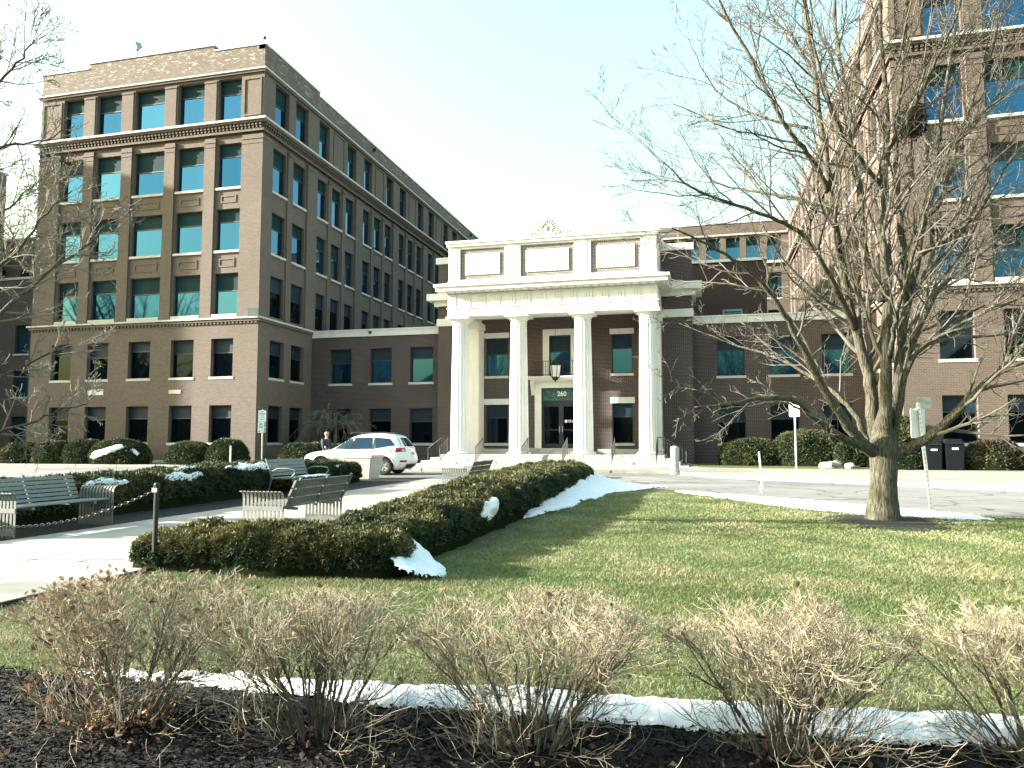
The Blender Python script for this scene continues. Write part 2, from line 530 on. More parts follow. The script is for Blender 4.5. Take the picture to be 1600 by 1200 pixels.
gm = MB()
xs = [-420, -160, -80, -45, -20, -5, 10, 40, 100, 420]
ys = [-420, -120, -40, -6, 3.0, 12, 26, 40, 90, 200, 700]
gm.add([(x, y, gz(y)) for y in ys for x in xs],
       [(j * len(xs) + i, j * len(xs) + i + 1, (j + 1) * len(xs) + i + 1, (j + 1) * len(xs) + i)
        for j in range(len(ys) - 1) for i in range(len(xs) - 1)])
struct(gm.build('ground', M['lawn']))

LAWN_EDGE = [(30, -2), (12, 9.2), (8, 13.4), (5.64, 15.86), (5.22, 16.34), (3.97, 17.99), (2.22, 19.69), (-0.05, 21.4), (-2.35, 23.7), (-4.0, 26.0), (-5.2, 27.2)]
CURB_R = [(-1.0, 31.6), (-0.42, 30.65), (0.86, 29.0), (2.94, 27.8), (6.05, 25.66), (8.55, 23.95), (14, 20.0), (34, 4)]
road_pts = LAWN_EDGE + [(-10.6, 27.2), (-12.6, 26.6), (-14.5, 24.5), (-15.5, 21.0), (-16, 15.0), (-22, 12.5), (-38, 9), (-60, 4), (-60, 33.4), (-37.7, 33.4), (-30, 33.6), (-16.6, 33.6), (-15.4, 32.6), (-1.0, 32.6)] + CURB_R[0:]
struct(sheet('driveway', road_pts, 0.004, M['asphalt']))

# raised pavement before the buildings, with its kerb stones
def offset_line(line, d):
    out = []
    for i, p in enumerate(line):
        a = Vector(line[max(0, i - 1)]); b = Vector(line[min(len(line) - 1, i + 1)])
        t = (b - a).normalized(); n = Vector((-t.y, t.x))
        out.append((p[0] + n.x * d, p[1] + n.y * d))
    return out
KERB = [(-60, 33.4), (-37.7, 33.4), (-30, 33.6), (-16.6, 33.6), (-15.4, 32.6), (-1.0, 32.6)] + CURB_R
kin = offset_line(KERB, 0.16)
walk_pts = kin + [(40, 14), (40, 35.4), (8.3, 35.6), (1.0, 36.4), (-0.2, 37.0), (-0.4, 41.9), (-15.6, 41.9), (-16.0, 36.6), (-24, 36.0), (-60, 36.0)]
sw = struct(MB().prism(walk_pts, lambda y: gz(y) - 0.05, lambda y: gz(y) + 0.118).build('pavement', M['walk']))
kb = thing('kerb', None, None); kb['kind'] = 'structure'
ko = MB()
for i in range(len(KERB) - 1):
    a, b = Vector(KERB[i]), Vector(KERB[i + 1])
    n = max(1, int((b - a).length / 2.4))
    ai, bi = Vector(kin[i]), Vector(kin[i + 1])
    for k in range(n):
        t0, t1 = k / n, (k + 1) / n - 0.006
        q = [a.lerp(b, t0), a.lerp(b, t1), ai.lerp(bi, t1), ai.lerp(bi, t0)]
        dz = random.uniform(-0.004, 0.006)
        MB().prism([(p.x, p.y) for p in q], lambda y: gz(y) - 0.05, lambda y: gz(y) + 0.124 + dz).build('kerb_stone', M['kerb'], kb)

# strips of grass and beds before the wings
struct(MB().prism([(1.0, 36.4), (8.3, 35.6), (8.5, 36.9), (8.5, 42.9), (-0.35, 42.9), (-0.35, 37.1)], lambda y: gz(y) - 0.02, lambda y: gz(y) + 0.13).build('grass_verge', M['lawn']))
struct(MB().prism([(8.7, 35.6), (40, 35.4), (40, 36.9), (8.7, 36.9)], lambda y: gz(y) - 0.02, lambda y: gz(y) + 0.13).build('grass_verge', M['lawn']))
struct(MB().prism([(-60, 36.0), (-24.2, 36.0), (-24.2, 36.95), (-60, 36.95)], lambda y: gz(y) - 0.02, lambda y: gz(y) + 0.125).build('planting_bed', M['mulch']))
struct(MB().prism([(-23.9, 36.0), (-16.1, 36.7), (-15.7, 42.8), (-23.9, 42.8)], lambda y: gz(y) - 0.02, lambda y: gz(y) + 0.125).build('planting_bed', M['mulch']))

# concrete walk to the entrance: loose slabs on a bed
PX0, PX1 = -9.72, -6.05
pw = thing('path', None, None); pw['kind'] = 'structure'
sheet('path_bed', [(PX0 - .0, -4), (PX1, -4), (PX1, 27.2), (PX0, 27.2)], 0.006, M['walk'], pw)
yy = -4.0
edges = [PX0, -7.86, PX1]
while yy < 27.1:
    y1 = min(27.2, yy + 1.86)
    for c in range(2):
        j = 0.008
        dz = random.uniform(-0.002, 0.003)
        s_ = MB().prism([(edges[c] + j, yy + j), (edges[c + 1] - j, yy + j), (edges[c + 1] - j, y1 - j), (edges[c] + j, y1 - j)],
                        lambda y: gz(y) + 0.008, lambda y: gz(y) + 0.03 + dz).build('slab', M['concrete'], pw)
    yy = y1
MB().prism([(PX1, -4), (PX1 + 0.035, -4), (PX1 + 0.035, 7.6), (PX1, 7.6)], lambda y: gz(y) - 0.05, lambda y: gz(y) + 0.045).build('edging', M['iron'], pw)
struct(sheet('planting_bed', [(-13.4, 8.2), (-9.74, 8.2), (-9.74, 26.8), (-13.4, 25.4)], 0.008, M['mulch']))
struct(sheet('planting_bed', [(-6.0, 8.6), (-3.3, 8.6), (-3.3, 26.4), (-6.0, 26.4)], 0.008, M['mulch']))
# the mulched bed at the photographer's feet
bed_edge = [(-9, 3.35), (-5.5, 3.85), (-4.4, 4.0), (-3.4, 4.0), (-2.4, 4.02), (-1.2, 4.05), (0.2, 4.1), (1.6, 4.3), (3.4, 4.6), (7, 5.4)]
bm_pts = [(-9, -3), (7, -3)] + bed_edge[::-1]
struct(sheet('mulch_bed', bm_pts, 0.01, M['mulch']))
ring = []
for k in range(90):
    a = 2 * pi * k / 90
    q = 1 + 0.10 * sin(3 * a) + 0.16 * noise.noise(Vector((cos(a) * 3, sin(a) * 3, 0))) + 0.10 * noise.noise(Vector((cos(a) * 11, sin(a) * 11, 5)))
    ring.append((3.12 + 0.98 * cos(a) * q, 14.7 + 1.3 * sin(a) * q))
struct(sheet('mulch_ring', ring, 0.012, M['mulch']))

# ------------------------------------------------------------------ facades
class Facade:
    """F faces -Y at Y=plane, R faces +X at X=plane, L faces -X at X=plane. u runs along the wall, d into it."""
    def __init__(self, orient, plane):
        self.o, self.p = orient, plane
        self.rz = {'F': 0.0, 'R': pi / 2, 'L': -pi / 2}[orient]
    def P(self, u, z, d):
        if self.o == 'F': return (u, self.p + d, z)
        if self.o == 'R': return (self.p - d, u, z)
        return (self.p + d, u, z)
    def box(self, mb, u0, u1, d0, d1, z0, z1):
        a, b = self.P(u0, z0, d0), self.P(u1, z1, d1)
        return mb.box(min(a[0], b[0]), max(a[0], b[0]), min(a[1], b[1]), max(a[1], b[1]), z0, z1)
    def wall(self, mb, u0, u1, z0, z1, openings, d0=0.0, depth=0.3):
        us = sorted({u0, u1, *[v for o in openings for v in o[:2] if u0 < v < u1]})
        zs = sorted({z0, z1, *[v for o in openings for v in o[2:4] if z0 < v < z1]})
        for i in range(len(us) - 1):
            for j in range(len(zs) - 1):
                um, zm = (us[i] + us[i + 1]) / 2, (zs[j] + zs[j + 1]) / 2
                if any(o[0] < um < o[1] and o[2] < zm < o[3] for o in openings):
                    continue
                mb.quad(self.P(us[i], zs[j], d0), self.P(us[i + 1], zs[j], d0), self.P(us[i + 1], zs[j + 1], d0), self.P(us[i], zs[j + 1], d0))
        for a, b, c, e in [o[:4] for o in openings]:
            D = d0 + depth
            mb.quad(self.P(a, c, d0), self.P(a, c, D), self.P(a, e, D), self.P(a, e, d0))
            mb.quad(self.P(b, c, d0), self.P(b, c, D), self.P(b, e, D), self.P(b, e, d0))
            mb.quad(self.P(a, e, d0), self.P(b, e, d0), self.P(b, e, D), self.P(a, e, D))
            mb.quad(self.P(a, c, d0), self.P(b, c, d0), self.P(b, c, D), self.P(a, c, D))

_wm = {}
WR = random.Random(99)
def window_meshes(w, h, frac):
    k = (round(w, 2), round(h, 2), round(frac, 2))
    if k not in _wm:
        w, h, frac = k
        f = 0.05
        zr = h * (1 - frac)
        fr = MB()
        fr.box(-w / 2, -w / 2 + f, 0, 0.09, 0, h); fr.box(w / 2 - f, w / 2, 0, 0.09, 0, h)
        fr.box(-w / 2 + f, w / 2 - f, 0, 0.09, 0, f); fr.box(-w / 2 + f, w / 2 - f, 0, 0.09, h - f, h)
        fr.box(-w / 2 + f, w / 2 - f, 0.01, 0.09, zr - 0.03, zr + 0.03)
        gl = MB().box(-w / 2 + f, w / 2 - f, 0.05, 0.07, f, zr - 0.03)
        sc = MB().box(-w / 2 + f, w / 2 - f, 0.035, 0.06, zr + 0.03, h - f)
        si = MB().box(-w / 2 - 0.07, w / 2 + 0.07, -0.27, 0.02, -0.14, -0.003)
        _wm[k] = [x.mesh('window_' + n) for x, n in ((fr, 'frame'), (gl, 'pane'), (sc, 'screen'), (si, 'sill'))]
    return _wm[k]
_wmat = {}
def mesh_with(me, mat):
    k = (me.name, mat.name)
    if k not in _wmat:
        if not me.materials:
            me.materials.append(mat); _wmat[k] = me
        elif me.materials[0] == mat:
            _wmat[k] = me
        else:
            c = me.copy(); c.materials.clear(); c.materials.append(mat); _wmat[k] = c
    return _wmat[k]

def window(bld, fc, u0, u1, z0, z1, frac=0.38, rec=0.2, glass='glass', screen='screen', sill=True, lintel=None):
    w, h = u1 - u0, z1 - z0
    if glass == 'glass': glass = WR.choice(('glass', 'glass', 'glass_b', 'glass_c'))
    frac = round(max(.22, frac + WR.choice((-.06, -.03, 0, 0, 0, .03, .07))), 2)
    fr, gl, sc, si = window_meshes(w, h, frac)
    loc = Vector(fc.P((u0 + u1) / 2, z0, rec))
    fo = link_mesh('window', mesh_with(fr, M['frame']), None, bld, loc, fc.rz)
    for nm, me, mt in (('pane', gl, M[glass]), ('solar_screen', sc, M[screen])) + ((('sill', si, M['limestone']),) if sill else ()):
        c = bpy.data.objects.new(nm, mesh_with(me, mt)); COL.objects.link(c); c.parent = fo
    if lintel:
        k = ('lintel', round(w, 2), lintel)
        if k not in _wm:
            _wm[k] = MB().box(-w / 2 - 0.1, w / 2 + 0.1, -rec - 0.03, -rec + 0.1, h - 0.003, h + lintel).mesh('lintel')
            _wm[k].materials.append(M['white'])
        c = bpy.data.objects.new('lintel', _wm[k]); COL.objects.link(c); c.parent = fo
    return fo

# storey heights shared by the whole complex
FL = [(1.41, 3.51), (5.12, 7.28), (8.68, 11.06), (12.37, 14.80), (16.05, 18.66), (19.90, 22.48)]
TOPZ = 24.3

def dentil_course(bld, fc, u0, u1, ztop):
    """moulded cornice with a row of dentils"""
    mb = MB()
    fc.box(mb, u0 - 0.26, u1 + 0.26, -0.28, -0.002, ztop - 0.12, ztop)
    fc.box(mb, u0 - 0.17, u1 + 0.17, -0.18, -0.002, ztop - 0.24, ztop - 0.12)
    fc.box(mb, u0 - 0.05, u1 + 0.05, -0.06, -0.002, ztop - 0.56, ztop - 0.46)
    return mb

def tower(name, label, mirror, brick):
    """a six storey brick block: front toward -Y, long side toward the entrance court"""
    sx = (lambda x: -15.4 - x) if mirror else (lambda x: x)
    xo, xc = sx(-39.64), sx(-24.04)          # outer edge, court corner
    xa, xb = min(xo, xc), max(xo, xc)
    root = thing(name, label, 'building', ((xa + xb) / 2, 37.0, 0.1))
    F = Facade('F', 37.0)
    S = Facade('L' if mirror else 'R', xc)
    wide = [(-37.95, -36.45), (-35.50, -33.72), (-32.75, -30.68), (-29.75, -27.97), (-27.03, -25.50)]
    slim = [(-38.05, -36.62), (-35.47, -33.98), (-32.57, -31.07), (-29.68, -28.17), (-27.02, -25.60)]
    srt = lambda t: tuple(sorted((sx(t[0]), sx(t[1]))))
    wide = sorted(srt(t) for t in wide); slim = sorted(srt(t) for t in slim)
    side_all = [(38.2, 39.72), (40.5, 42.0)] + [(43.42 + 6.73 * g + o, 44.80 + 6.73 * g + o) for g in range(6) for o in (0, 2.02, 4.04)]
    side_all = [t for t in side_all if t[1] < 79.5]
    mid = {round(t[0], 2) for i, t in enumerate(side_all[2:]) if i % 3 == 1}
    # --- front wall: lower storeys, recessed bays of storeys 3-5, top storey, parapet
    mb = MB()
    F.wall(mb, xa, xb, 0.0, 8.46, [(*u, *FL[k]) for k in (0, 1) for u in slim])
    F.wall(mb, xa, xb, 8.46, 19.3, [(*u, *FL[k]) for k in (2, 3, 4) for u in wide], d0=0.14, depth=0.2)
    F.wall(mb, xa, xb, 19.3, 24.25, [(*u, *FL[5]) for u in wide])
    S.wall(mb, 37.0, 80, 0.0, 8.46, [(*u, *FL[k]) for k in (0, 1) for u in side_all[:2]])
    S.wall(mb, 37.0, 80, 8.46, 19.3, [(*u, *FL[k]) for k in (2, 3, 4) for u in side_all], d0=0.14, depth=0.2)
    S.wall(mb, 37.0, 80, 19.3, 24.0, [(*u, *FL[5]) for u in side_all if round(u[0], 2) not in mid])
    # remaining two sides, closed
    mb.quad((xa, 80, 0), (xb, 80, 0), (xb, 80, 24), (xa, 80, 24))
    O = Facade('R' if mirror else 'L', xo)
    O.wall(mb, 37.0, 80, 0, 24, [])
    mb.build('wall', brick, root)
    ci = 0.45
    MB().box(xa + ci, xb - ci, 37 + ci, 79.8, 0, 23.9).build('blocking_core', M['interior'], root)  # dark box added behind the windows to block sight and complete shadows
    # parapet with raised middle
    pm = MB()
    F.box(pm, *sorted((sx(-36.2), sx(-27.4))), 0.002, 0.4, 24.25, 24.58)
    S.box(pm, 37.0, 43.4, 0.002, 0.4, 24.0, 24.28)
    pm.build('parapet', brick, root)
    cp = MB()
    e1, e2 = sorted((sx(-36.2), sx(-27.4)))
    F.box(cp, xa - 0.05, e1 - 0.002, -0.05, 0.5, 24.252, 24.32); F.box(cp, e2 + 0.002, xb + 0.05, -0.05, 0.5, 24.252, 24.32)
    F.box(cp, e1 - 0.05, e2 + 0.05, -0.06, 0.5, 24.582, 24.65)
    S.box(cp, 37.55, 43.4, -0.05, 0.5, 24.282, 24.34); S.box(cp, 43.45, 80, -0.05, 0.5, 24.002, 24.07)
    cp.build('coping', M['coping'], root)
    MB().box(xa + 0.5, xb - 0.5, 37.5, 79.9, 23.85, 23.98).build('roof', M['roofing'], root)
    # pilasters between the bays
    cuts = [xa] + [v for t in wide for v in t] + [xb]
    for i in range(0, len(cuts), 2):
        a, b = cuts[i], cuts[i + 1]
        g = 0.12
        a2 = a + (g if i else -0.0); b2 = b - (g if i < len(cuts) - 2 else -0.0)
        pl = MB(); F.box(pl, a2, b2, 0.0, 0.139, 8.47, 19.0); pl.build('pilaster', brick, root)
        cpm = MB(); F.box(cpm, a2 - 0.04, b2 + 0.04, -0.035, 0.139, 18.72, 18.86); F.box(cpm, a2 - 0.02, b2 + 0.02, -0.02, 0.139, 18.45, 18.52)
        cpm.build('pilaster_cap', brick, root)
        if 0 < i < len(cuts) - 2:
            p6 = MB(); F.box(p6, a + 0.1, b - 0.1, -0.06, -0.001, 19.92, 22.3); p6.build('pilaster', brick, root)
            c6 = MB(); F.box(c6, a + 0.05, b - 0.05, -0.10, -0.001, 22.302, 22.42); c6.build('pilaster_cap', brick, root)
        else:
            r6 = MB()
            for q0, q1, z0, z1 in ((a + 0.14, a + 0.24, 20.1, 22.35), (b - 0.24, b - 0.14, 20.1, 22.35), (a + 0.24, b - 0.24, 22.25, 22.35), (a + 0.24, b - 0.24, 20.1, 20.2)):
                F.box(r6, q0, q1, -0.05, -0.001, z0, z1)
            r6.build('brick_border', brick, root)
    scut = [37.0] + [v for t in side_all for v in t] + [80.0]
    for i in range(0, len(scut), 2):
        a, b = scut[i], scut[i + 1]
        if b - a < 0.25: continue
        wide_p = b - a > 1.0
        a2 = a + (0.0 if i == 0 else 0.1); b2 = b - 0.1
        if i == 0: a2 = 37.14
        pl = MB(); S.box(pl, a2, b2, 0.0 if wide_p else 0.04, 0.139, 8.47, 19.0); pl.build('pilaster', brick, root)
        cpm = MB(); S.box(cpm, a2 - 0.03, b2 + 0.03, -0.03, 0.139, 18.72, 18.86); cpm.build('pilaster_cap', brick, root)
    for t in side_all:
        if round(t[0], 2) in mid:
            r6 = MB()
            for q0, q1, z0, z1 in ((t[0] - 0.1, t[0], 20.0, 22.5), (t[1], t[1] + 0.1, 20.0, 22.5), (t[0], t[1], 22.4, 22.5)):
                S.box(r6, q0, q1, -0.06, -0.001, z0, z1)
            r6.build('blind_panel', brick, root)
    # cornices, belts
    for fc, a, b in ((F, xa, xb), (S, 37.0, 80.0)):
        e0 = 0.26 if fc is F else -0.0
        def band(mat, nm, parts):
            m_ = MB()
            for d, z0, z1 in parts:
                if fc is F: fc.box(m_, a - d, b + d, -d, -0.001, z0, z1)
                else: fc.box(m_, a + 0.002, b, -d, -0.001, z0, z1)
            return m_.build(nm, mat, root)
        band(M['limestone'], 'cornice_top', [(0.34, 19.74, 19.86)])
        band(brick, 'cornice', [(0.24, 19.62, 19.739), (0.08, 19.16, 19.30)])
        band(M['coping'], 'upper_string_course', [(0.20, 22.76, 22.83)])
        band(brick, 'upper_string_course', [(0.12, 22.62, 22.759)])
        band(M['limestone'], 'belt_course', [(0.20, 8.36, 8.455)])
        band(brick, 'belt_course', [(0.12, 8.22, 8.359)])
        de = MB()
        n = int((b - a) / 0.24)
        for k in range(n):
            uu = a + 0.06 + k * 0.24
            if fc is S and k > 120: break
            fc.box(de, uu, uu + 0.13, -0.17, -0.001, 19.47, 19.619)
            fc.box(de, uu + 0.02, uu + 0.11, -0.12, -0.001, 19.32, 19.43)
        d_ = de.build('dentils', brick, root); d_['kind'] = 'stuff'
        if fc is F:
            db = MB()
            for k in range(int((b - a) / 0.24)):
                uu = a + 0.06 + k * 0.24
                fc.box(db, uu, uu + 0.12, -0.08, -0.001, 8.10, 8.219)
            d2 = db.build('dentils', brick, root); d2['kind'] = 'stuff'
    # sunk spandrel panels
    for k in (2, 3):
        for u in wide:
            z0, z1 = FL[k][1] + 0.35, FL[k + 1][0] - 0.45
            b_ = MB()
            for q0, q1, y0, y1 in ((u[0] + .25, u[1] - .25, z0, z0 + .09), (u[0] + .25, u[1] - .25, z1 - .09, z1), (u[0] + .25, u[0] + .34, z0 + .09, z1 - .09), (u[1] - .34, u[1] - .25, z0 + .09, z1 - .09)):
                F.box(b_, q0, q1, 0.105, 0.139, y0, y1)
            b_.build('spandrel_border', brick, root)
    # windows
    for k in range(6):
        us = slim if k < 2 else wide
        for u in us:
            if mirror and u[0] > 15.5: continue
            fr = {0: 0.36, 1: 0.34, 2: 0.35, 3: 0.31, 4: 0.36, 5: 0.33}[k] + random.uniform(-0.02, 0.03)
            fr = round(fr, 2)
            dark = k < 2
            window(root, F, *u, *FL[k], frac=fr, rec=0.3 if k in (2, 3, 4) else 0.24, glass='glass_dark' if dark else 'glass', screen='screen_shaded' if dark else 'screen', sill=k not in (2, 5))
        us = side_all[:2] if k < 2 else side_all
        for u in us:
            if k == 5 and round(u[0], 2) in mid: continue
            dark = k < 2 or (k == 2)
            window(root, S, *u, *FL[k], frac=0.36, rec=0.3 if k in (2, 3, 4) else 0.24, glass='glass_dark' if dark else 'glass', screen='screen_shaded' if dark else 'screen', sill=k not in (2, 5))
    # sills that run with the belt course on storey three
    for u in wide:
        m_ = MB(); F.box(m_, u[0] - 0.05, u[1] + 0.05, 0.0, 0.33, 8.50, 8.676); m_.build('sill', M['limestone'], root)
    return root, F, S

left_b, FLf, FLs = tower('brick_office_building', 'six-storey tan brick block left of the white portico, its stepped parapet against the sky', False, M['brick_tan'])
right_b, FRf, FRs = tower('brick_office_building', 'six-storey brown brick block at the right edge, seen through the big bare tree', True, M['brick_brown'])
# air vents between the two lower storeys of the left block
for x0, x1, mt in ((-35.3, -34.2, M['brick_tan']), (-29.7, -28.9, M['limestone'])):
    v = MB(); FLf.box(v, x0, x1, -0.03, -0.001, 4.2, 4.55 if mt is M['brick_tan'] else 4.42)
    v.build('vent_plate', mt if mt is M['limestone'] else M['coping'], left_b)
pl_ = MB(); FLf.box(pl_, -39.6, -24.1, -0.08, -0.001, 0.1, 0.42); pl_.build('plinth', M['limestone'], left_b)

# ---- wings
def wing(name, label, x0, x1, wins):
    root = thing(name, label, 'building', ((x0 + x1) / 2, 43.0, 0.15))
    F = Facade('F', 43.0)
    mb = MB()
    F.wall(mb, x0, x1, 0, 8.0, [(*u, *z) for u in wins for z in ((1.38, 3.5), (5.08, 7.24))])
    mb.build('wall', M['brick_dark'], root)
    MB().box(x0 + 0.05, x1 - 0.05, 43.45, 60, 0, 7.98).build('blocking_core', M['interior'], root)
    MB().box(x0, x1, 43.3, 60, 8.0, 8.2).build('roof', M['roofing'], root)
    t = MB(); F.box(t, x0 + 0.002, x1 - 0.002, -0.10, 0.3, 8.0, 8.36); F.box(t, x0 + 0.003, x1 - 0.003, -0.16, 0.32, 8.361, 8.44)
    t.build('roof_trim', M['white'], root)
    for u in wins:
        for k, z in enumerate(((1.38, 3.5), (5.08, 7.24))):
            window(root, F, *u, *z, frac=0.38, glass='glass_dark' if k == 0 else 'glass', screen='screen_shaded', rec=0.22)
    return root, F
lw, FW = wing('connecting_wing', 'two-storey dark brick wing between the left block and the portico', -24.0, -15.26, [(-22.76, -21.3), (-20.05, -18.6), (-17.38, -15.9)])
rw, FW2 = wing('connecting_wing', 'two-storey dark brick wing right of the portico, behind the bare tree', -0.55, 8.6, [(0.75, 2.2), (3.48, 4.95), (6.15, 7.58)])
vb = MB(); FW.box(vb, -20.1, -19.9, -0.15, -0.1, 8.15, 8.3); vb.build('scupper', M['iron'], lw)

# ---- rear range closing the court
rr = thing('rear_building', 'brown brick range behind the right wing closing the court', 'building', (-7, 80, 0.1))
FB = Facade('F', 80.0)
rw_x = [(-5.6, -4.2), (-3.6, -2.2), (-1.6, -0.2), (0.5, 1.9), (2.5, 3.9), (4.5, 5.9), (6.5, 7.9)]
mb = MB(); FB.wall(mb, -24.0, 8.64, 0, 24.0, [(*u, *FL[k]) for u in rw_x for k in (3, 4, 5)]); mb.build('wall', M['brick_brown'], rr)
MB().box(-24, 8.6, 80.5, 94, 0, 23.8).build('blocking_core', M['interior'], rr)
MB().box(-24, 8.64, 80.3, 94, 23.8, 23.95).build('roof', M['roofing'], rr)
c = MB(); FB.box(c, -24, 8.63, -0.08, 0.29, 24.001, 24.12); c.build('coping', M['coping'], rr)
c = MB(); FB.box(c, -24, 8.62, -0.2, -0.001, 22.7, 22.85); FB.box(c, -24, 8.61, -0.3, -0.001, 19.6, 19.85); c.build('string_course', M['limestone'], rr)
for u in rw_x:
    for k in (3, 4, 5):
        window(rr, FB, *u, *FL[k], frac=0.36, rec=0.24)
ph = thing('maroon_penthouse', 'windowless maroon brick structure on the roof behind the right wing', 'building', (1.8, 56, 8.2))
MB().box(-0.6, 4.4, 55, 60, 8.2, 14.2).build('wall', M['brick_maroon'], ph)
MB().box(-0.7, 4.5, 54.9, 60.1, 14.202, 14.4).build('coping', M['coping'], ph)
hv = thing('roof_unit', 'small teal air unit on the right wing roof', 'air unit', (1.9, 45.5, 8.2))
MB().box(1.15, 2.25, 45, 46, 8.2, 9.1).build('casing', simple('teal unit paint', (0.12, 0.32, 0.33), 0.5), hv)
g_ = MB()
for k in range(5): g_.box(1.25, 2.15, 44.97, 44.999, 8.35 + k * 0.14, 8.42 + k * 0.14)
g_.build('louvre', M['iron'], hv)

# ------------------------------------------------------------------ portico
por = thing('entrance_portico', 'white four-column portico with brick-framed stone tablets and front door', 'portico', (-7.85, 40, 0.15))
CX = -7.85
BX0, BX1 = -15.2, -0.55           # brick block behind
FP = Facade('F', 42.0)
p_w2 = [(-12.25, -10.95), (-4.95, -3.8)]
door_o = (-8.95, -6.75, 1.1, 4.5)
ops = [(*u, *z) for u in p_w2 for z in ((1.38, 3.6), (5.25, 7.47))] + [door_o, (-8.5, -7.25, 5.2, 7.5)]
mb = MB()
FP.wall(mb, BX0, BX1, 0, 12.2, ops)
for x in (BX0, BX1):
    mb.quad((x, 42, 0), (x, 44.2, 0), (x, 44.2, 12.2), (x, 42, 12.2))
mb.build('wall', M['brick_dark'], por)
MB().box(BX0 + 0.3, BX1 - 0.3, 42.5, 44.1, 0, 12.1).build('blocking_core', M['interior'], por)
MB().box(BX0 + 0.01, BX1 - 0.01, 42.3, 52, 12.0, 12.19).build('roof', M['roofing'], por)
MB().box(BX0 + 0.02, BX1 - 0.02, 44.2, 52, 8.3, 12.0).build('rear_wall', M['brick_dark'], por)
for nm, z0, z1, d in (('block_coping', 12.0, 12.38, 0.14), ('block_cornice', 9.75, 10.15, 0.55), ('block_bed_mould', 9.45, 9.749, 0.2), ('block_band', 8.28, 8.72, 0.08)):
    MB().box(BX0 - d, -13.45, 42 - d, 41.998, z0, z1).build(nm, M['white'], por)
    MB().box(-2.25, BX1 + d, 42 - d, 41.998, z0, z1).build(nm, M['white'], por)
    MB().box(BX0 - d, BX0 - 0.002, 42.0, 44.2, z0, z1).build(nm, M['white'], por)
    MB().box(BX1 + 0.002, BX1 + d, 42.0, 44.2, z0, z1).build(nm, M['white'], por)
# floor and steps
PZ = 0.80
for k in range(4):
    e = 0.36 * k
    z1 = PZ - 0.165 * k
    if k == 0:
        MB().box(-13.75, -1.95, 38.35, 41.995, 0.1, z1).build('porch_floor', M['granite'], por)
    else:
        y0 = 38.35 - e
        xa, xb = -13.75 - e * 1.1, -1.95 + e * 1.1
        # stone blocks of each step
        n = 6
        for i in range(n):
            a = xa + (xb - xa) * i / n; b = xa + (xb - xa) * (i + 1) / n - 0.008
            bevelled(MB().box(a, b, y0, y0 + 0.358, 0.05, z1 - random.uniform(0, 0.004)).build('step', M['granite'], por), 0.012, 1)
        for q0, q1 in ((xa, xa + 0.39), (xb - 0.39, xb)):
            MB().box(q0, q1, y0 + 0.36, 41.99, 0.05, z1).build('side_step', M['granite'], por)
MB().box(-9.9, -5.8, 39.9, 41.99, PZ + 0.001, PZ + 0.15).build('door_step', M['granite'], por)
MB().box(-9.5, -6.2, 40.35, 41.985, PZ + 0.151, PZ + 0.30).build('door_step', M['granite'], por)
wb_ = MB()
for a, b in ((-12.6, -9.92), (-5.78, -3.15)): wb_.box(a, b, 41.93, 41.998, PZ + 0.001, PZ + 0.26)
wb_.build('base_course', M['limestone'], por)
# columns
COLS = [-12.92, -9.62, -6.14, -2.74]
YC = 39.3
def column_mesh():
    z0, z1 = 0.14, 7.02
    nf, sub = 20, 4
    n = nf * sub
    mb = MB()
    hs = [0, 0.02, 0.2, 0.4, 0.6, 0.8, 0.97, 1.0]
    vs, fs = [], []
    for h in hs:
        r = 0.525 - 0.095 * (h ** 1.35)
        for k in range(n):
            a = 2 * pi * k / n
            ph_ = (k % sub) / sub
            fl = sin(pi * ph_) * 0.040 if 0.01 < h < 0.98 else 0.0
            rr_ = r - fl
            vs.append((rr_ * cos(a), rr_ * sin(a), z0 + (z1 - z0) * h))
    for j in range(len(hs) - 1):
        for k in range(n):
            k2 = (k + 1) % n
            fs.append((j * n + k, j * n + k2, (j + 1) * n + k2, (j + 1) * n + k))
    mb.add(vs, fs)
    return mb.mesh('column_shaft')
cm = column_mesh(); cm.materials.append(M['white'])
cb_m = MB().lathe((0, 0, 0), [(0.62, 0.0), (0.66, 0.02), (0.66, 0.07), (0.62, 0.10), (0.58, 0.12), (0.54, 0.139)], 40).mesh('column_base', True); cb_m.materials.append(M['white'])
cc_m = MB().lathe((0, 0, 0), [(0.43, 7.02), (0.455, 7.04), (0.455, 7.08), (0.435, 7.10), (0.45, 7.16), (0.52, 7.24), (0.60, 7.30), (0.62, 7.33)], 40).mesh('echinus', True); cc_m.materials.append(M['white'])
ab_m = MB().box(-0.66, 0.66, -0.66, 0.66, 7.331, 7.46).mesh('abacus'); ab_m.materials.append(M['white'])
for x in COLS:
    sh = link_mesh('column', cm, None, por, (x, YC, PZ))
    for nm, me in (('column_base', cb_m), ('capital', cc_m), ('abacus', ab_m)):
        c = bpy.data.objects.new(nm, me); COL.objects.link(c); c.parent = sh
ZA = PZ + 7.461      # underside of architrave 8.26
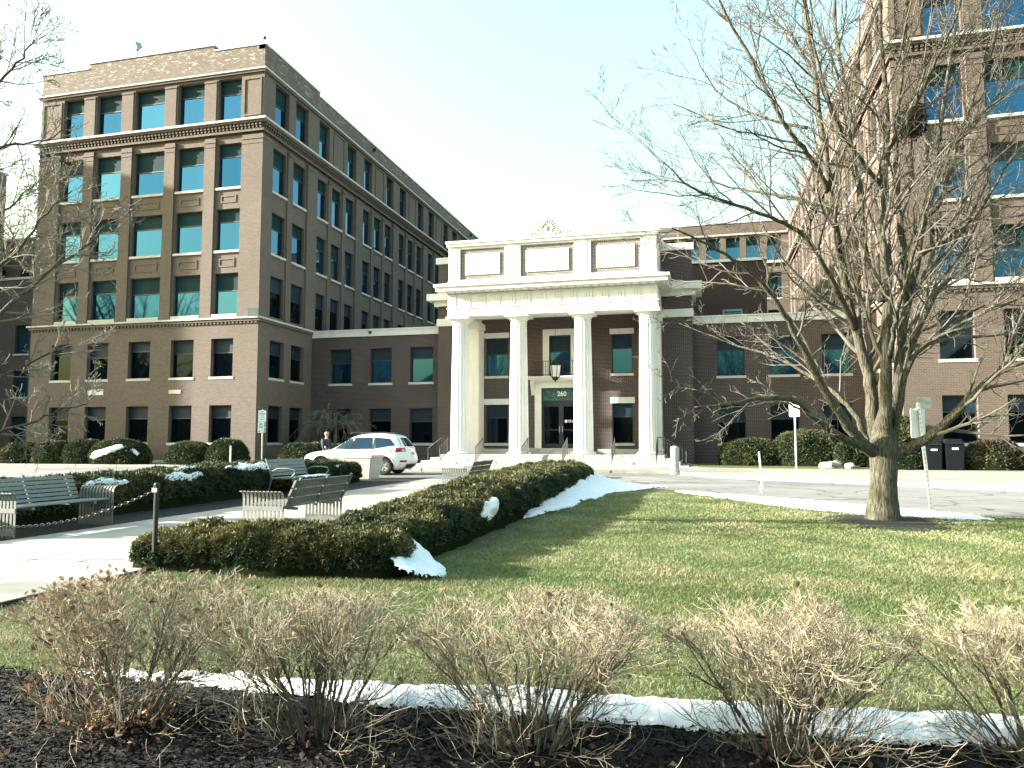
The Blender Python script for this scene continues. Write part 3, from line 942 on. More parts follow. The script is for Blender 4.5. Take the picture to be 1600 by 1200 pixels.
# antae against the wall behind the end columns
for x in (-12.92, -2.74):
    a = MB(); a.box(x - 0.55, x + 0.55, 40.9, 41.998, PZ + 0.001, ZA - 0.35); a.box(x - 0.6, x + 0.6, 40.85, 41.997, PZ + 0.002, PZ + 0.3)
    a.box(x - 0.62, x + 0.62, 40.83, 41.996, ZA - 0.349, ZA - 0.001)
    a.build('pilaster', M['white'], por)
AX0, AX1, AY = -13.5, -2.17, 38.74
def pbox(nm, x0, x1, y0, y1, z0, z1, m=M['white']):
    return MB().box(x0, x1, y0, y1, z0, z1).build(nm, m, por)
pbox('architrave', AX0, AX1, AY, AY + 1.1, ZA, ZA + 0.42)
pbox('side_architrave', AX0, AX0 + 1.0, AY + 1.102, 41.99, ZA, ZA + 0.42)
pbox('side_architrave', AX1 - 1.0, AX1, AY + 1.102, 41.99, ZA, ZA + 0.42)
pbox('taenia', AX0 - 0.05, AX1 + 0.05, AY - 0.05, 41.985, ZA + 0.421, ZA + 0.49)
pbox('porch_ceiling', AX0 + 1.002, AX1 - 1.002, AY + 1.102, 41.98, ZA + 0.30, ZA + 0.40)
pbox('frieze', AX0 + 0.01, AX1 - 0.01, AY + 0.02, 41.98, ZA + 0.491, ZA + 1.24)
nt_ = 14
for k in range(nt_):
    x = AX0 + 0.27 + (AX1 - AX0 - 0.54) * k / (nt_ - 1)
    t = MB()
    for o in (-0.155, 0.0, 0.155):
        t.box(x + o - 0.058, x + o + 0.058, AY - 0.008, AY + 0.018, ZA + 0.495, ZA + 1.15)
    t.box(x - 0.225, x + 0.225, AY - 0.014, AY + 0.017, ZA + 1.151, ZA + 1.235)
    t.build('triglyph', M['white'], por)
    pbox('guttae', x - 0.21, x + 0.21, AY - 0.02, AY - 0.001, ZA + 0.35, ZA + 0.415)
for k in range(2 * nt_ - 1):
    x = AX0 + 0.27 + (AX1 - AX0 - 0.54) * k / (2 * nt_ - 2)
    pbox('mutule', x - 0.16, x + 0.16, AY - 0.44, AY - 0.065, ZA + 1.285, ZA + 1.33) if k % 1 == 0 else None
pbox('bed_mould', AX0 - 0.06, AX1 + 0.06, AY - 0.06, 41.97, ZA + 1.26, ZA + 1.33)
pbox('cornice', AX0 - 0.52, AX1 + 0.52, AY - 0.52, 41.97, ZA + 1.331, ZA + 1.55)
pbox('cornice_cap', AX0 - 0.62, AX1 + 0.62, AY - 0.62, 41.965, ZA + 1.551, ZA + 1.70)
slope = MB().frustum((AX0 + AX1) / 2, (AY - 0.6 + 41.9) / 2, ZA + 1.701, ZA + 1.83, (AX1 - AX0) / 2 + 0.6, (41.9 - AY + 0.6) / 2, (AX1 - AX0) / 2 - 0.02, (41.9 - AY) / 2 - 0.1)
slope.build('cornice_weathering', M['limestone'], por)
# attic with three brick framed tablets
AZ0, AZ1 = ZA + 1.72, 12.12
FA = Facade('F', AY + 0.06)
panels = [(-12.82, -10.28, 10.28, 11.98), (-9.42, -6.5, 10.28, 12.0), (-5.62, -3.04, 10.28, 12.0)]
mb = MB()
FA.wall(mb, AX0 + 0.03, AX1 - 0.03, AZ0, AZ1, panels, depth=0.1)
for x in (AX0 + 0.03, AX1 - 0.03):
    mb.quad((x, AY + 0.06, AZ0), (x, 41.9, AZ0), (x, 41.9, AZ1), (x, AY + 0.06, AZ1))
mb.build('attic_wall', M['white'], por)
MB().box(AX0 + 0.1, AX1 - 0.1, AY + 0.4, 41.9, AZ0, AZ1 - 0.02).build('attic_core', M['roofing'], por)
for i, (a, b, z0, z1) in enumerate(panels):
    bp = MB(); FA.box(bp, a, b, 0.09, 0.2, z0, z1); bo = bp.build('brick_surround', M['brick_panel'], por)
    tb = MB(); FA.box(tb, a + 0.30, b - 0.30, 0.05, 0.089, z0 + 0.26, z1 - 0.28); to = tb.build('tablet', M['tablet'], por)
    ed = MB()
    for q0, q1, y0, y1 in ((a + .30, b - .30, z0 + .26, z0 + .32), (a + .30, b - .30, z1 - .34, z1 - .28), (a + .30, a + .37, z0 + .32, z1 - .34), (b - .37, b - .30, z0 + .32, z1 - .34)):
        FA.box(ed, q0, q1, 0.035, 0.049, y0, y1)
    ed.build('tablet_border', M['tablet'], to)
    # shallow worn inscription, too faint to read: strokes only
    if i > 0:
        st = MB(); R2 = random.Random(5 + i)
        for zc, hw in (((z0 + z1) / 2 + 0.2, 0.85 if i == 1 else 0.5), ((z0 + z1) / 2 - 0.22, 0.52 if i == 1 else 0.45)):
            u = -hw
            while u < hw:
                w_ = R2.uniform(0.012, 0.02)
                FA.box(st, (a + b) / 2 + u, (a + b) / 2 + u + w_, 0.046, 0.0499, zc - 0.075, zc + 0.075)
                u += R2.choice((0.05, 0.05, 0.07, 0.12))
        s_ = st.build('worn_inscription', M['limestone'], to); s_['kind'] = 'stuff'
for x0, x1 in ((-13.47, -12.95), (-10.1, -9.55), (-6.38, -5.8), (-2.9, -2.2)):
    t = MB(); FA.box(t, x0 + 0.03, x1 - 0.03, -0.022, -0.001, AZ0 + 0.02, AZ1 - 0.01); t.build('attic_pilaster', M['white'], por)
pbox('attic_base', AX0 + 0.0, AX1 - 0.0, AY - 0.01, AY + 0.058, AZ0 + 0.12, AZ0 + 0.24)
pbox('attic_coping', AX0 - 0.06, AX1 + 0.06, AY - 0.06, 41.95, AZ1 + 0.001, AZ1 + 0.16)
pbox('attic_cap', AX0 - 0.12, AX1 + 0.12, AY - 0.12, 41.945, AZ1 + 0.161, AZ1 + 0.30)
# anthemion crest
ac = MB()
ox, oy, oz = CX - 0.1, AY + 0.1, AZ1 + 0.30
def ellipsoid(mb, c, ax, r, n=8, m=6):
    c, ax = Vector(c), Vector(ax)
    L = ax.length; t = ax.normalized(); s = Vector((0, 1, 0)); q = t.cross(s)
    vs = []
    for j in range(m + 1):
        a = pi * j / m
        for k in range(n):
            b = 2 * pi * k / n
            vs.append(c + t * (-cos(a) * L) + q * (sin(a) * cos(b) * r[0]) + s * (sin(a) * sin(b) * r[1]))
    mb.add(vs, [(j * n + k, j * n + (k + 1) % n, (j + 1) * n + (k + 1) % n, (j + 1) * n + k) for j in range(m) for k in range(n)])
for k in range(9):
    a = radians(-76 + 19 * k)
    L = 0.46 - 0.018 * abs(k - 4) ** 1.3
    d = Vector((sin(a), 0, cos(a)))
    ellipsoid(ac, Vector((ox, oy, oz + 0.42)) + d * (0.16 + L / 2), d * (L / 2), (0.055, 0.06))
ellipsoid(ac, (ox, oy, oz + 0.40), (0, 0, 0.16), (0.15, 0.10))
ac.box(ox - 0.45, ox + 0.45, oy - 0.12, oy + 0.12, oz + 0.001, oz + 0.14)
for s in (-1, 1):
    sp = []
    for k in range(26):
        t = k / 25
        ang = 1.0 + t * 9.5
        r = 0.20 * (1 - 0.8 * t)
        sp.append((ox + s * (0.42 + r * cos(ang)), oy, oz + 0.24 + r * sin(ang)))
    ac.tube(sp, [0.055 - 0.02 * k / 25 for k in range(26)], 6)
    sp = []
    for k in range(30):
        t = k / 29
        sp.append((ox + s * (0.62 + 0.75 * t), oy, oz + 0.08 + 0.16 * (1 - t) * abs(sin(t * 7)) + 0.05 * sin(t * 12)))
    ac.tube(sp, [0.07 - 0.03 * k / 29 for k in range(30)], 6)
    for q in (0.75, 1.0, 1.22):
        ellipsoid(ac, (ox + s * q, oy, oz + 0.17 - 0.04 * q), (s * 0.07, 0, 0.11), (0.05, 0.05))
    ac.box(ox + s * 0.95 - 0.5, ox + s * 0.95 + 0.5, oy - 0.1, oy + 0.1, oz + 0.001, oz + 0.06)
smooth_by_angle(ac.build('crest_ornament', simple('weathered crest stone', (0.33, 0.31, 0.26), 0.8, var=0.2, scale=4), por), 50)
# roof guard rail
rl = MB()
for z in (12.75, 13.05): rl.tube([(-6.0, 41.3, z), (-1.0, 41.3, z)], 0.02, 5)
for x in (-6, -4.8, -3.6, -2.4, -1.2): rl.tube([(x, 41.3, 12.2), (x, 41.3, 13.1)], 0.02, 5)
rl.build('roof_guard_rail', M['steel'], por)
# windows and door under the portico
for u in p_w2:
    window(por, FP, *u, 5.25, 7.47, frac=0.42, rec=0.16, glass='glass', screen='screen_shaded', lintel=0.30)
    window(por, FP, *u, 1.38, 3.60, frac=0.34, rec=0.16, glass='glass_dark', screen='screen_shaded', lintel=0.33)
window(por, FP, -8.5, -7.25, 5.2, 7.5, frac=0.40, rec=0.12, glass='glass', screen='screen_shaded', sill=False)
wf = MB()
FP.box(wf, -8.86, -8.5, -0.07, -0.001, 5.2, 7.86); FP.box(wf, -7.25, -6.89, -0.07, -0.001, 5.2, 7.86); FP.box(wf, -8.5, -7.25, -0.07, -0.001, 7.5, 7.86)
wf.build('window_surround', M['white'], por)
df = MB()
FP.box(df, -9.32, -8.951, -0.16, -0.001, 1.1, 4.5); FP.box(df, -6.749, -6.38, -0.16, -0.001, 1.1, 4.5)
FP.box(df, -9.40, -6.30, -0.19, -0.001, 4.501, 4.86)
df.build('door_surround', M['white'], por)
hd = MB()
FP.box(hd, -9.50, -6.20, -0.42, -0.001, 4.861, 4.95); FP.box(hd, -9.60, -6.10, -0.55, -0.001, 4.951, 5.05); FP.box(hd, -9.68, -6.02, -0.62, -0.001, 5.051, 5.14)
hd.build('door_hood', M['white'], por)
for x in (-9.44, -6.26):
    t = MB().add([(x - .1, 41.998, 4.1), (x + .1, 41.998, 4.1), (x + .1, 41.6, 4.86), (x - .1, 41.6, 4.86), (x - .1, 41.998, 4.86), (x + .1, 41.998, 4.86)],
                 [(0, 1, 2, 3), (3, 2, 5, 4), (0, 3, 4), (1, 5, 2)])
    t.build('console', M['white'], por)
# transom panel with the street number
tp = MB(); FP.box(tp, -8.949, -6.751, 0.06, 0.12, 3.78, 4.498)
trn = tp.build('transom_panel', simple('verdigris bronze', (0.035, 0.085, 0.09), 0.45, metal=0.3, var=0.35, scale=9), por)
sc_ = MB()
for s in (-1, 1):
    for q, (ux, uz, r0) in enumerate(((0.72, 4.18, 0.16), (0.42, 4.10, 0.12), (0.9, 3.95, 0.09))):
        pts = []
        for k in range(22):
            t = k / 21; ang = 0.5 + t * 8.0
            pts.append((CX + s * (ux + r0 * (1 - 0.75 * t) * cos(ang)), 42.055, uz + r0 * (1 - 0.75 * t) * sin(ang)))
        sc_.tube(pts, 0.018, 5)
sc_.tube([(CX - 0.9 + 1.8 * k / 20, 42.055, 3.86 + 0.03 * sin(k * 1.3)) for k in range(21)], 0.016, 5)
sc_.build('scrollwork', simple('pale bronze', (0.10, 0.19, 0.19), 0.5, metal=0.3, var=0.3, scale=9), trn)
def text_mesh(body, size, name, extrude=0.006):
    cu = bpy.data.curves.new(name, 'FONT'); cu.body = body; cu.size = size; cu.extrude = extrude
    cu.align_x = 'CENTER'; cu.align_y = 'CENTER'; cu.offset = 0.006
    o = bpy.data.objects.new(name, cu); COL.objects.link(o)
    dg = bpy.context.evaluated_depsgraph_get()
    me = bpy.data.meshes.new_from_object(o.evaluated_get(dg))
    bpy.data.objects.remove(o)
    me.name = name
    return me
nm_ = text_mesh('260', 0.36, 'numerals')
nm_.transform(Matrix.Rotation(radians(90), 4, 'X'))
nm_.materials.clear()
link_mesh('house_number', nm_, simple('cream numeral paint', (0.78, 0.76, 0.66), 0.5), trn, (CX + 0.06, 42.035, 4.16))
tb_ = MB(); FP.box(tb_, -8.949, -6.751, 0.05, 0.16, 3.60, 3.779); tb_.build('transom_bar', M['frame'], por)
for s in (-1, 1):
    x0, x1 = (-8.949, -7.852) if s < 0 else (-7.848, -6.751)
    d = MB()
    FP.box(d, x0, x0 + 0.13, 0.1, 0.16, 1.1, 3.598); FP.box(d, x1 - 0.13, x1, 0.1, 0.16, 1.1, 3.598)
    FP.box(d, x0 + 0.13, x1 - 0.13, 0.1, 0.16, 3.45, 3.598); FP.box(d, x0 + 0.13, x1 - 0.13, 0.1, 0.16, 1.1, 1.35)
    FP.box(d, x0 + 0.13, x1 - 0.13, 0.1, 0.16, 2.1, 2.17)
    do = d.build('door', M['frame'], por)
    g = MB(); FP.box(g, x0 + 0.13, x1 - 0.13, 0.12, 0.14, 1.35, 3.45); g.build('door_glass', M['glass_dark'], do)
    h = MB(); xh = x1 - 0.08 if s < 0 else x0 + 0.08
    h.tube([(xh, 42.02, 2.0), (xh, 42.02, 2.35)], 0.018, 6); h.build('handle', M['steel'], do)
    if s > 0:
        for q, (ux, r) in enumerate(((0.28, 0.085), (0.5, 0.08), (0.72, 0.08))):
            st = MB()
            if q == 0: st.add([(x0 + ux + r * cos(a), 42.113, 2.62 + r * sin(a)) for a in [2 * pi * k / 16 for k in range(16)]], [tuple(range(16))])
            else: FP.box(st, x0 + ux - r, x0 + ux + r, 0.112, 0.118, 2.55, 2.69)
            st.build('door_sticker', M['signwhite'], do)
            if q == 1:
                s2 = MB(); FP.box(s2, x0 + ux - r * .7, x0 + ux + r * .7, 0.108, 0.1115, 2.58, 2.66); s2.build('door_sticker', M['ink'], do)
# balconet rail above the hood
br = MB()
FPz = 5.14
for z in (5.22, 6.0):
    br.tube([(-9.45, 41.55, z), (-6.25, 41.55, z)], 0.018, 5); 
    for x in (-9.45, -6.25): br.tube([(x, 41.55, z), (x, 41.98, z)], 0.018, 5)
brl = br.build('balcony_rail', M['iron'], por)
for k in range(24):
    x = -9.45 + 3.2 * k / 23
    MB().tube([(x, 41.55, FPz), (x, 41.55, 6.0)], 0.012, 4).build('baluster', M['iron'], brl)
# stair rails
def stair_rail(x, y0, y1, z0, z1):
    r = MB()
    r.tube([(x, y0, z0 + 0.0), (x, y0, z0 + 0.88), (x, y1, z1 + 0.88), (x, y1, z1)], 0.022, 6)
    r.tube([(x, y0, z0 + 0.16), (x, y1, z1 + 0.16)], 0.014, 5)
    o = r.build('stair_rail', M['iron'], por)
    n = max(3, int((y1 - y0) / 0.12))
    for k in range(1, n):
        t = k / n
        y = y0 + (y1 - y0) * t; z = z0 + (z1 - z0) * t
        MB().tube([(x, y, z + 0.16), (x, y, z + 0.88)], 0.009, 4).build('baluster', M['iron'], o)
for x in (-11.45, -9.0, -6.9, -4.45):
    stair_rail(x, 37.35, 38.75, 0.31, PZ)
stair_rail(-2.3, 37.4, 38.6, 0.31, PZ)
stair_rail(-13.4, 37.4, 38.6, 0.31, PZ)
er = MB(); er.tube([(-2.3, 38.6, PZ + .88), (-1.95, 38.6, PZ + .88), (-0.9, 38.6, 1.0), (-0.9, 38.6, 0.3)], 0.022, 6); er.tube([(-2.3, 38.6, PZ + .16), (-1.95, 38.6, PZ + .16)], 0.014, 5)
eo = er.build('stair_rail', M['iron'], por)
for k in range(10):
    x = -2.25 + 1.3 * k / 9
    zt = PZ + .88 if x < -1.95 else PZ + .88 - (x + 1.95) * 0.65
    MB().tube([(x, 38.6, zt - 0.72), (x, 38.6, zt)], 0.009, 4).build('baluster', M['iron'], eo)
er = MB(); er.tube([(-13.4, 38.6, PZ + .88), (-13.75, 38.6, PZ + .88), (-14.5, 38.6, 1.1), (-14.5, 38.6, 0.3)], 0.022, 6)
eo = er.build('stair_rail', M['iron'], por)
for k in range(8):
    x = -13.45 - 1.0 * k / 7
    zt = PZ + .88 if x > -13.75 else PZ + .88 + (x + 13.75) * 0.75
    MB().tube([(x, 38.6, zt - 0.72), (x, 38.6, zt)], 0.009, 4).build('baluster', M['iron'], eo)

# hanging lantern
ln = thing('hanging_lantern', 'black iron lantern hanging before the upper window of the portico', 'lantern', (-7.86, 40.5, 4.75))
lx, ly = -7.86, 40.5
MB().tube([(lx, ly, 5.95), (lx, ly, ZA + 0.3)], 0.012, 5).build('chain', M['iron'], ln)
lf = MB()
lf.lathe((lx, ly, 0), [(0.02, 4.72), (0.05, 4.80), (0.16, 4.86), (0.20, 4.95), (0.24, 5.0)], 6)
lf.lathe((lx, ly, 0), [(0.34, 5.62), (0.33, 5.66), (0.20, 5.78), (0.12, 5.84), (0.10, 5.90), (0.04, 5.96), (0.02, 6.02)], 6)
for k in range(6):
    a = 2 * pi * k / 6
    lf.tube([(lx + 0.23 * cos(a), ly + 0.23 * sin(a), 5.0), (lx + 0.31 * cos(a), ly + 0.31 * sin(a), 5.63)], 0.02, 4)
lf.build('lantern_frame', M['iron'], ln)
frost = simple('frosted lantern glass', (0.55, 0.58, 0.55), 0.4)
for k in range(6):
    a0, a1 = 2 * pi * k / 6, 2 * pi * (k + 1) / 6
    MB().quad((lx + .215 * cos(a0), ly + .215 * sin(a0), 5.0), (lx + .215 * cos(a1), ly + .215 * sin(a1), 5.0), (lx + .295 * cos(a1), ly + .295 * sin(a1), 5.62), (lx + .295 * cos(a0), ly + .295 * sin(a0), 5.62)).build('lantern_pane', frost, ln)

# roof and wall fittings of the left block
def flood(label, p, aim, pole):
    t = thing('floodlight', label, 'floodlight', p)
    p = Vector(p); h = p + Vector((0, 0, pole))
    MB().tube([p, h], 0.04, 6).build('bracket', M['iron'], t)
    aim = Vector(aim).normalized(); s = aim.cross(Vector((0, 0, 1))).normalized(); u = s.cross(aim)
    m_ = MB()
    vs = []
    for d, k in ((-0.18, 0.55), (0.22, 1.0)):
        for a, b in ((-1, -1), (1, -1), (1, 1), (-1, 1)):
            vs.append(h + aim * d + s * (a * 0.28 * k) + u * (b * 0.22 * k))
    m_.add(vs, [(3, 2, 1, 0), (4, 5, 6, 7), (0, 1, 5, 4), (1, 2, 6, 5), (2, 3, 7, 6), (3, 0, 4, 7)])
    m_.build('housing', simple('grey flood housing', (0.22, 0.28, 0.28), 0.5), t)
    l_ = MB().add([h + aim * 0.225 + s * (a * 0.25) + u * (b * 0.19) for a, b in ((-1, -1), (1, -1), (1, 1), (-1, 1))], [(0, 1, 2, 3)])
    l_.build('lens', simple('frosted flood lens', (0.45, 0.48, 0.46), 0.4), t)
flood('grey floodlight on an arm above the left block parapet', (-32.9, 37.2, 24.65), (-0.5, -0.8, -0.35), 0.75)
flood('small floodlight on the belt course at the corner of the left block', (-24.12, 36.72, 8.46), (0.3, -0.9, -0.4), 0.22)
ft = thing('corner_camera', 'tiny lightning rod on the roof corner of the left block', 'lightning rod', (-24.3, 37.3, 24.3))
MB().tube([(-24.3, 37.3, 24.3), (-24.3, 37.3, 25.6)], 0.018, 5).build('rod', M['steel'], ft)
MB().lathe((-24.3, 37.3, 24.72), [(0.03, 0), (0.1, 0.05), (0.1, 0.14), (0.03, 0.2)], 8).build('ball', M['iron'], ft)
an = thing('roof_antenna', 'thin lattice antenna far behind the left block roof', 'antenna', (-27, 84, 23))
a_ = MB()
for dx, dy in ((-.2, 0), (.2, 0), (0, .3)): a_.tube([(-27 + dx, 84 + dy, 23), (-27 + dx * .6, 84 + dy * .6, 31)], 0.014, 4)
for k in range(14): a_.tube([(-27.2 + .02 * k, 84, 23.5 + k * .52), (-26.8 - .02 * k, 84, 23.9 + k * .52)], 0.01, 4)
a_.build('mast', M['steel'], an)
for x, y in ((-24.0, 51.7), (-24.0, 76.2)):
    w_ = thing('roof_lamp', 'small black lamp on the side parapet of the left block, ' + ('nearer' if y < 60 else 'farther') + ' one', 'lamp', (x + 0.1, y, 23.5))
    MB().box(x + 0.005, x + 0.22, y - 0.12, y + 0.12, 23.45, 23.72).build('housing', M['iron'], w_)
    MB().box(x + 0.03, x + 0.2, y - 0.1, y + 0.1, 23.43, 23.449).build('lens', frost, w_)

# ---- far buildings beyond the left block
def far_block(label, x0, x1, y0, y1, zt, brick, floors, step=3.2, setback=None):
    r = thing('distant_building', label, 'building', ((x0 + x1) / 2, y0, 0.1))
    F = Facade('F', y0); R_ = Facade('R', x1)
    wx = []
    u = x0 + 1.2
    while u + 1.5 < x1: wx.append((u, u + 1.5)); u += step
    wy = []
    u = y0 + 1.2
    while u + 1.5 < y1: wy.append((u, u + 1.5)); u += step
    mb = MB()
    F.wall(mb, x0, x1, 0, zt, [(*a, *FL[k]) for a in wx for k in floors])
    R_.wall(mb, y0, y1, 0, zt, [(*a, *FL[k]) for a in wy for k in floors])
    mb.quad((x0, y0, 0), (x0, y1, 0), (x0, y1, zt), (x0, y0, zt)); mb.quad((x0, y1, 0), (x1, y1, 0), (x1, y1, zt), (x0, y1, zt))
    mb.build('wall', brick, r)
    MB().box(x0 + .4, x1 - .4, y0 + .4, y1 - .4, 0, zt - .05).build('blocking_core', M['interior'], r)
    MB().box(x0 - .1, x1 + .1, y0 - .1, y1 + .1, zt + .002, zt + .2).build('coping', M['limestone'], r)
    for k in floors:
        for a in wx: window(r, F, *a, *FL[k], frac=0.36, glass='glass', screen='screen')
        for a in wy: window(r, R_, *a, *FL[k], frac=0.36, glass='glass', screen='screen')
    return r
far_block('tan brick building far behind the left block at the left edge', -70.5, -62.5, 60, 78, 21.6, M['brick_tan'], (0, 1, 2, 3, 4))
far_block('lower grey brick wing at the left edge behind bare branches', -66, -50.5, 50, 56, 14.9, M['brick_brown'], (0, 1, 2))

# ------------------------------------------------------------------ benches
def strap_bench(label, loc, rz, slat, nback):
    """park bench, sitter looks along local -y; ends are panels of bent upright bars"""
    t = thing('park_bench', label, 'bench', loc, rz, 'benches along the entrance walk', local=True)
    L = 0.94
    for k in range(5):
        y = -0.28 + k * 0.125
        bevelled(MB().box(-L + .02, L - .02, y, y + 0.105, 0.425 - 0.006 * k, 0.455 - 0.006 * k).build('seat_slat', M[slat], t), 0.008, 1)
    H = 0.43
    for k in range(nback):
        h0 = H * k / nback + 0.01; h1 = H * (k + 1) / nback - 0.012
        f = lambda h: 0.34 + 0.19 * (h / H)
        z = lambda h: 0.44 + h * 0.93
        a0, a1 = f(h0), f(h1)
        m_ = MB().add([(x, y, zz) for x in (-L, L) for y, zz in ((a0, z(h0)), (a0 + .028, z(h0) - .01), (a1 + .028, z(h1) - .01), (a1, z(h1)))],
                      [(0, 1, 2, 3), (7, 6, 5, 4), (0, 4, 5, 1), (1, 5, 6, 2), (2, 6, 7, 3), (3, 7, 4, 0)])
        m_.build('back_slat', M[slat], t)
    for x in (-L + .10, 0.0, L - .10):
        MB().bar((x, 0.36, 0.38), (x, 0.575, 0.86), 0.05, 0.03).build('back_support', M['bench_metal'], t)
    for x in (-0.6, 0.6):
        MB().bar((x, -0.3, 0.40), (x, 0.38, 0.37), 0.05, 0.04).build('seat_support', M['bench_metal'], t)
    for s in (-1, 1):
        x = s * L
        b = MB()
        b.box(x - .012, x + .012, -0.34, 0.34, 0.03, 0.13); b.box(x - .012, x + .012, -0.34, 0.34, 0.36, 0.43)
        en = b.build('end_frame', M['bench_metal'], t)
        for k in range(11):
            y = -0.33 + 0.066 * k
            p = [(x, y, 0.0), (x, y, 0.54), (x + s * .012, y, 0.60), (x + s * .045, y, 0.64), (x + s * .10, y, 0.655)]
            m_ = MB()
            w = 0.019
            for i in range(len(p) - 1):
                (ax, ay, az), (bx, by, bz) = p[i], p[i + 1]
                dx, dz = bx - ax, bz - az; l_ = hypot(dx, dz); nx, nz = -dz / l_ * .005, dx / l_ * .005
                m_.add([(ax - nx, ay - w, az - nz), (ax + nx, ay - w, az + nz), (ax + nx, ay + w, az + nz), (ax - nx, ay + w, az - nz),
                        (bx - nx, by - w, bz - nz), (bx + nx, by - w, bz + nz), (bx + nx, by + w, bz + nz), (bx - nx, by + w, bz - nz)],
                       [(0, 1, 5, 4), (1, 2, 6, 5), (2, 3, 7, 6), (3, 0, 4, 7), (0, 3, 2, 1), (4, 5, 6, 7)])
            m_.build('bar', M['bench_metal'], en)
    return t

def loop_bench(label, loc, rz):
    t = thing('park_bench', label, 'bench', loc, rz, 'benches along the entrance walk', local=True)
    L = 0.93
    for k in range(4):
        y = -0.26 + k * 0.15
        bevelled(MB().box(-L, L, y, y + 0.125, 0.43 - 0.006 * k, 0.465 - 0.006 * k).build('seat_slat', M['bench_shade_teal'], t), 0.012, 1)
    MB().tube([(-L - .02, -0.30, 0.44), (L + .02, -0.30, 0.44)], 0.032, 8).build('seat_roll', M['bench_shade_teal'], t)
    for k in range(5):
        h0, h1 = k * 0.088, k * 0.088 + 0.072
        f = lambda h: 0.36 + 0.16 * (h / 0.44) + 0.05 * max(0, h / 0.44 - .6)
        m_ = MB().add([(x, y, zz) for x in (-L, L) for y, zz in ((f(h0), .48 + h0), (f(h0) + .03, .475 + h0), (f(h1) + .03, .475 + h1), (f(h1), .48 + h1))],
                      [(0, 1, 2, 3), (7, 6, 5, 4), (0, 4, 5, 1), (1, 5, 6, 2), (2, 6, 7, 3), (3, 7, 4, 0)])
        m_.build('back_slat', M['bench_shade_teal'], t)
    for x in (-L + .03, L - .03):
        MB().tube([(x, -0.34, 0.0), (x, -0.29, 0.2), (x, -0.24, 0.42)], [.026, .022, .03], 7).build('leg', M['bench_metal'], t)
        MB().tube([(x, 0.5, 0.0), (x, 0.42, 0.22), (x, 0.37, 0.44), (x, 0.44, 0.66), (x, 0.56, 0.93)], [.026, .022, .03, .024, .022], 7).build('leg', M['bench_metal'], t)
        MB().tube([(x, -0.26, 0.43), (x, 0.38, 0.41)], 0.028, 7).build('seat_support', M['bench_metal'], t)
        MB().tube([(x, -0.2, 0.46), (x, -0.30, 0.55), (x, -0.27, 0.64), (x, -0.1, 0.675), (x, 0.2, 0.67), (x, 0.36, 0.60), (x, 0.38, 0.5)], 0.02, 7).build('arm_rest', M['bench_metal'], t)
    return t

bl = strap_bench('grey slatted bench with barred ends at the left edge of the photo', (-10.12, 9.95, gz(9.95) + .03), pi / 2, 'bench_shade_teal', 6)
bb = strap_bench('grey board bench seen from behind, its back to the near hedge', (-6.5, 11.2, gz(11.2) + .03), -pi / 2, 'bench_wood', 3)
lb = loop_bench('pale slatted bench with looped arms between snowy hedge and walk', (-10.55, 18.5, gz(18.5) + .03), pi / 2)
fb = strap_bench('far dark bench half hidden behind the long hedge, near the steps', (-6.55, 20.4, gz(20.4) + .03), -pi / 2, 'bench_wood', 3)

# ------------------------------------------------------------------ street furniture
def planter(label, x, y, w=0.56, h=0.88):
    t = thing('concrete_planter', label, 'planter', (x, y, gz(y)), 0, 'square concrete planters')
    z = gz(y)
    bevelled(MB().frustum(x, y, z, z + h - .1, w * .78, w * .78, w * .97, w * .97).build('tub', M['planter'], t), 0.02, 2)
    rm = MB()
    for a, b, c, d in ((-w, w, -w, -w + .1), (-w, w, w - .1, w), (-w, -w + .1, -w + .1, w - .1), (w - .1, w, -w + .1, w - .1)):
        rm.box(x + a, x + b, y + c, y + d, z + h - .099, z + h)
    rm.build('rim', M['planter'], t)
    MB().box(x - w + .1, x + w - .1, y - w + .1, y + w - .1, z + h - .098, z + h - .04).build('soil', M['mulch'], t)
planter('square concrete planter before the rear wheel of the white car', -12.2, 25.75)
planter('concrete planter just showing over the long hedge, by the steps', -6.35, 27.9)

p = thing('chain_post', 'dark iron post with a slack chain at the near end of the hedge', 'post', (-6.0, 7.33, gz(7.33)))
z0 = gz(7.33)
MB().lathe((-6.0, 7.33, z0), [(0.027, 0), (0.027, 0.93), (0.034, 0.935), (0.034, 0.965), (0.024, 0.985), (0.0, 0.99)], 10, cap=False).build('shaft', M['iron'], p)
bevelled(MB().box(-6.035, -5.965, 7.29, 7.298, z0 + .88, z0 + .93).build('chain_plate', M['steel'], p), .002, 1)
ch = MB()
a_, b_ = Vector((-6.03, 7.33, z0 + .9)), Vector((-9.75, 7.0, z0 + .86))
nl = 92
lk = MB()
for k in range(10):
    a = 2 * pi * k / 10
    pass
for k in range(nl):
    t = (k + .5) / nl
    q = a_.lerp(b_, t); q.z -= 0.42 * 4 * t * (1 - t)
    t2 = t + .01
    q2 = a_.lerp(b_, t2); q2.z -= 0.42 * 4 * t2 * (1 - t2)
    d = (q2 - q).normalized(); s = d.cross(Vector((0, 0, 1))).normalized(); u = s.cross(d)
    side = s if k % 2 else u
    loop = [q + d * (0.026 * cos(an)) + side * (0.013 * sin(an)) for an in [2 * pi * j / 8 for j in range(9)]]
    ch.tube(loop, 0.0042, 4, cap=False)
c_ = ch.build('chain', M['iron'], p); c_['kind'] = 'stuff'
p2 = thing('chain_post', 'dark iron post just beyond the left edge holding the other chain end', 'post', (-9.78, 7.0, gz(7)))
MB().lathe((-9.78, 7.0, gz(7)), [(0.027, 0), (0.027, 0.93), (0.034, 0.935), (0.034, 0.965), (0.0, 0.99)], 10, cap=False).build('shaft', M['iron'], p2)

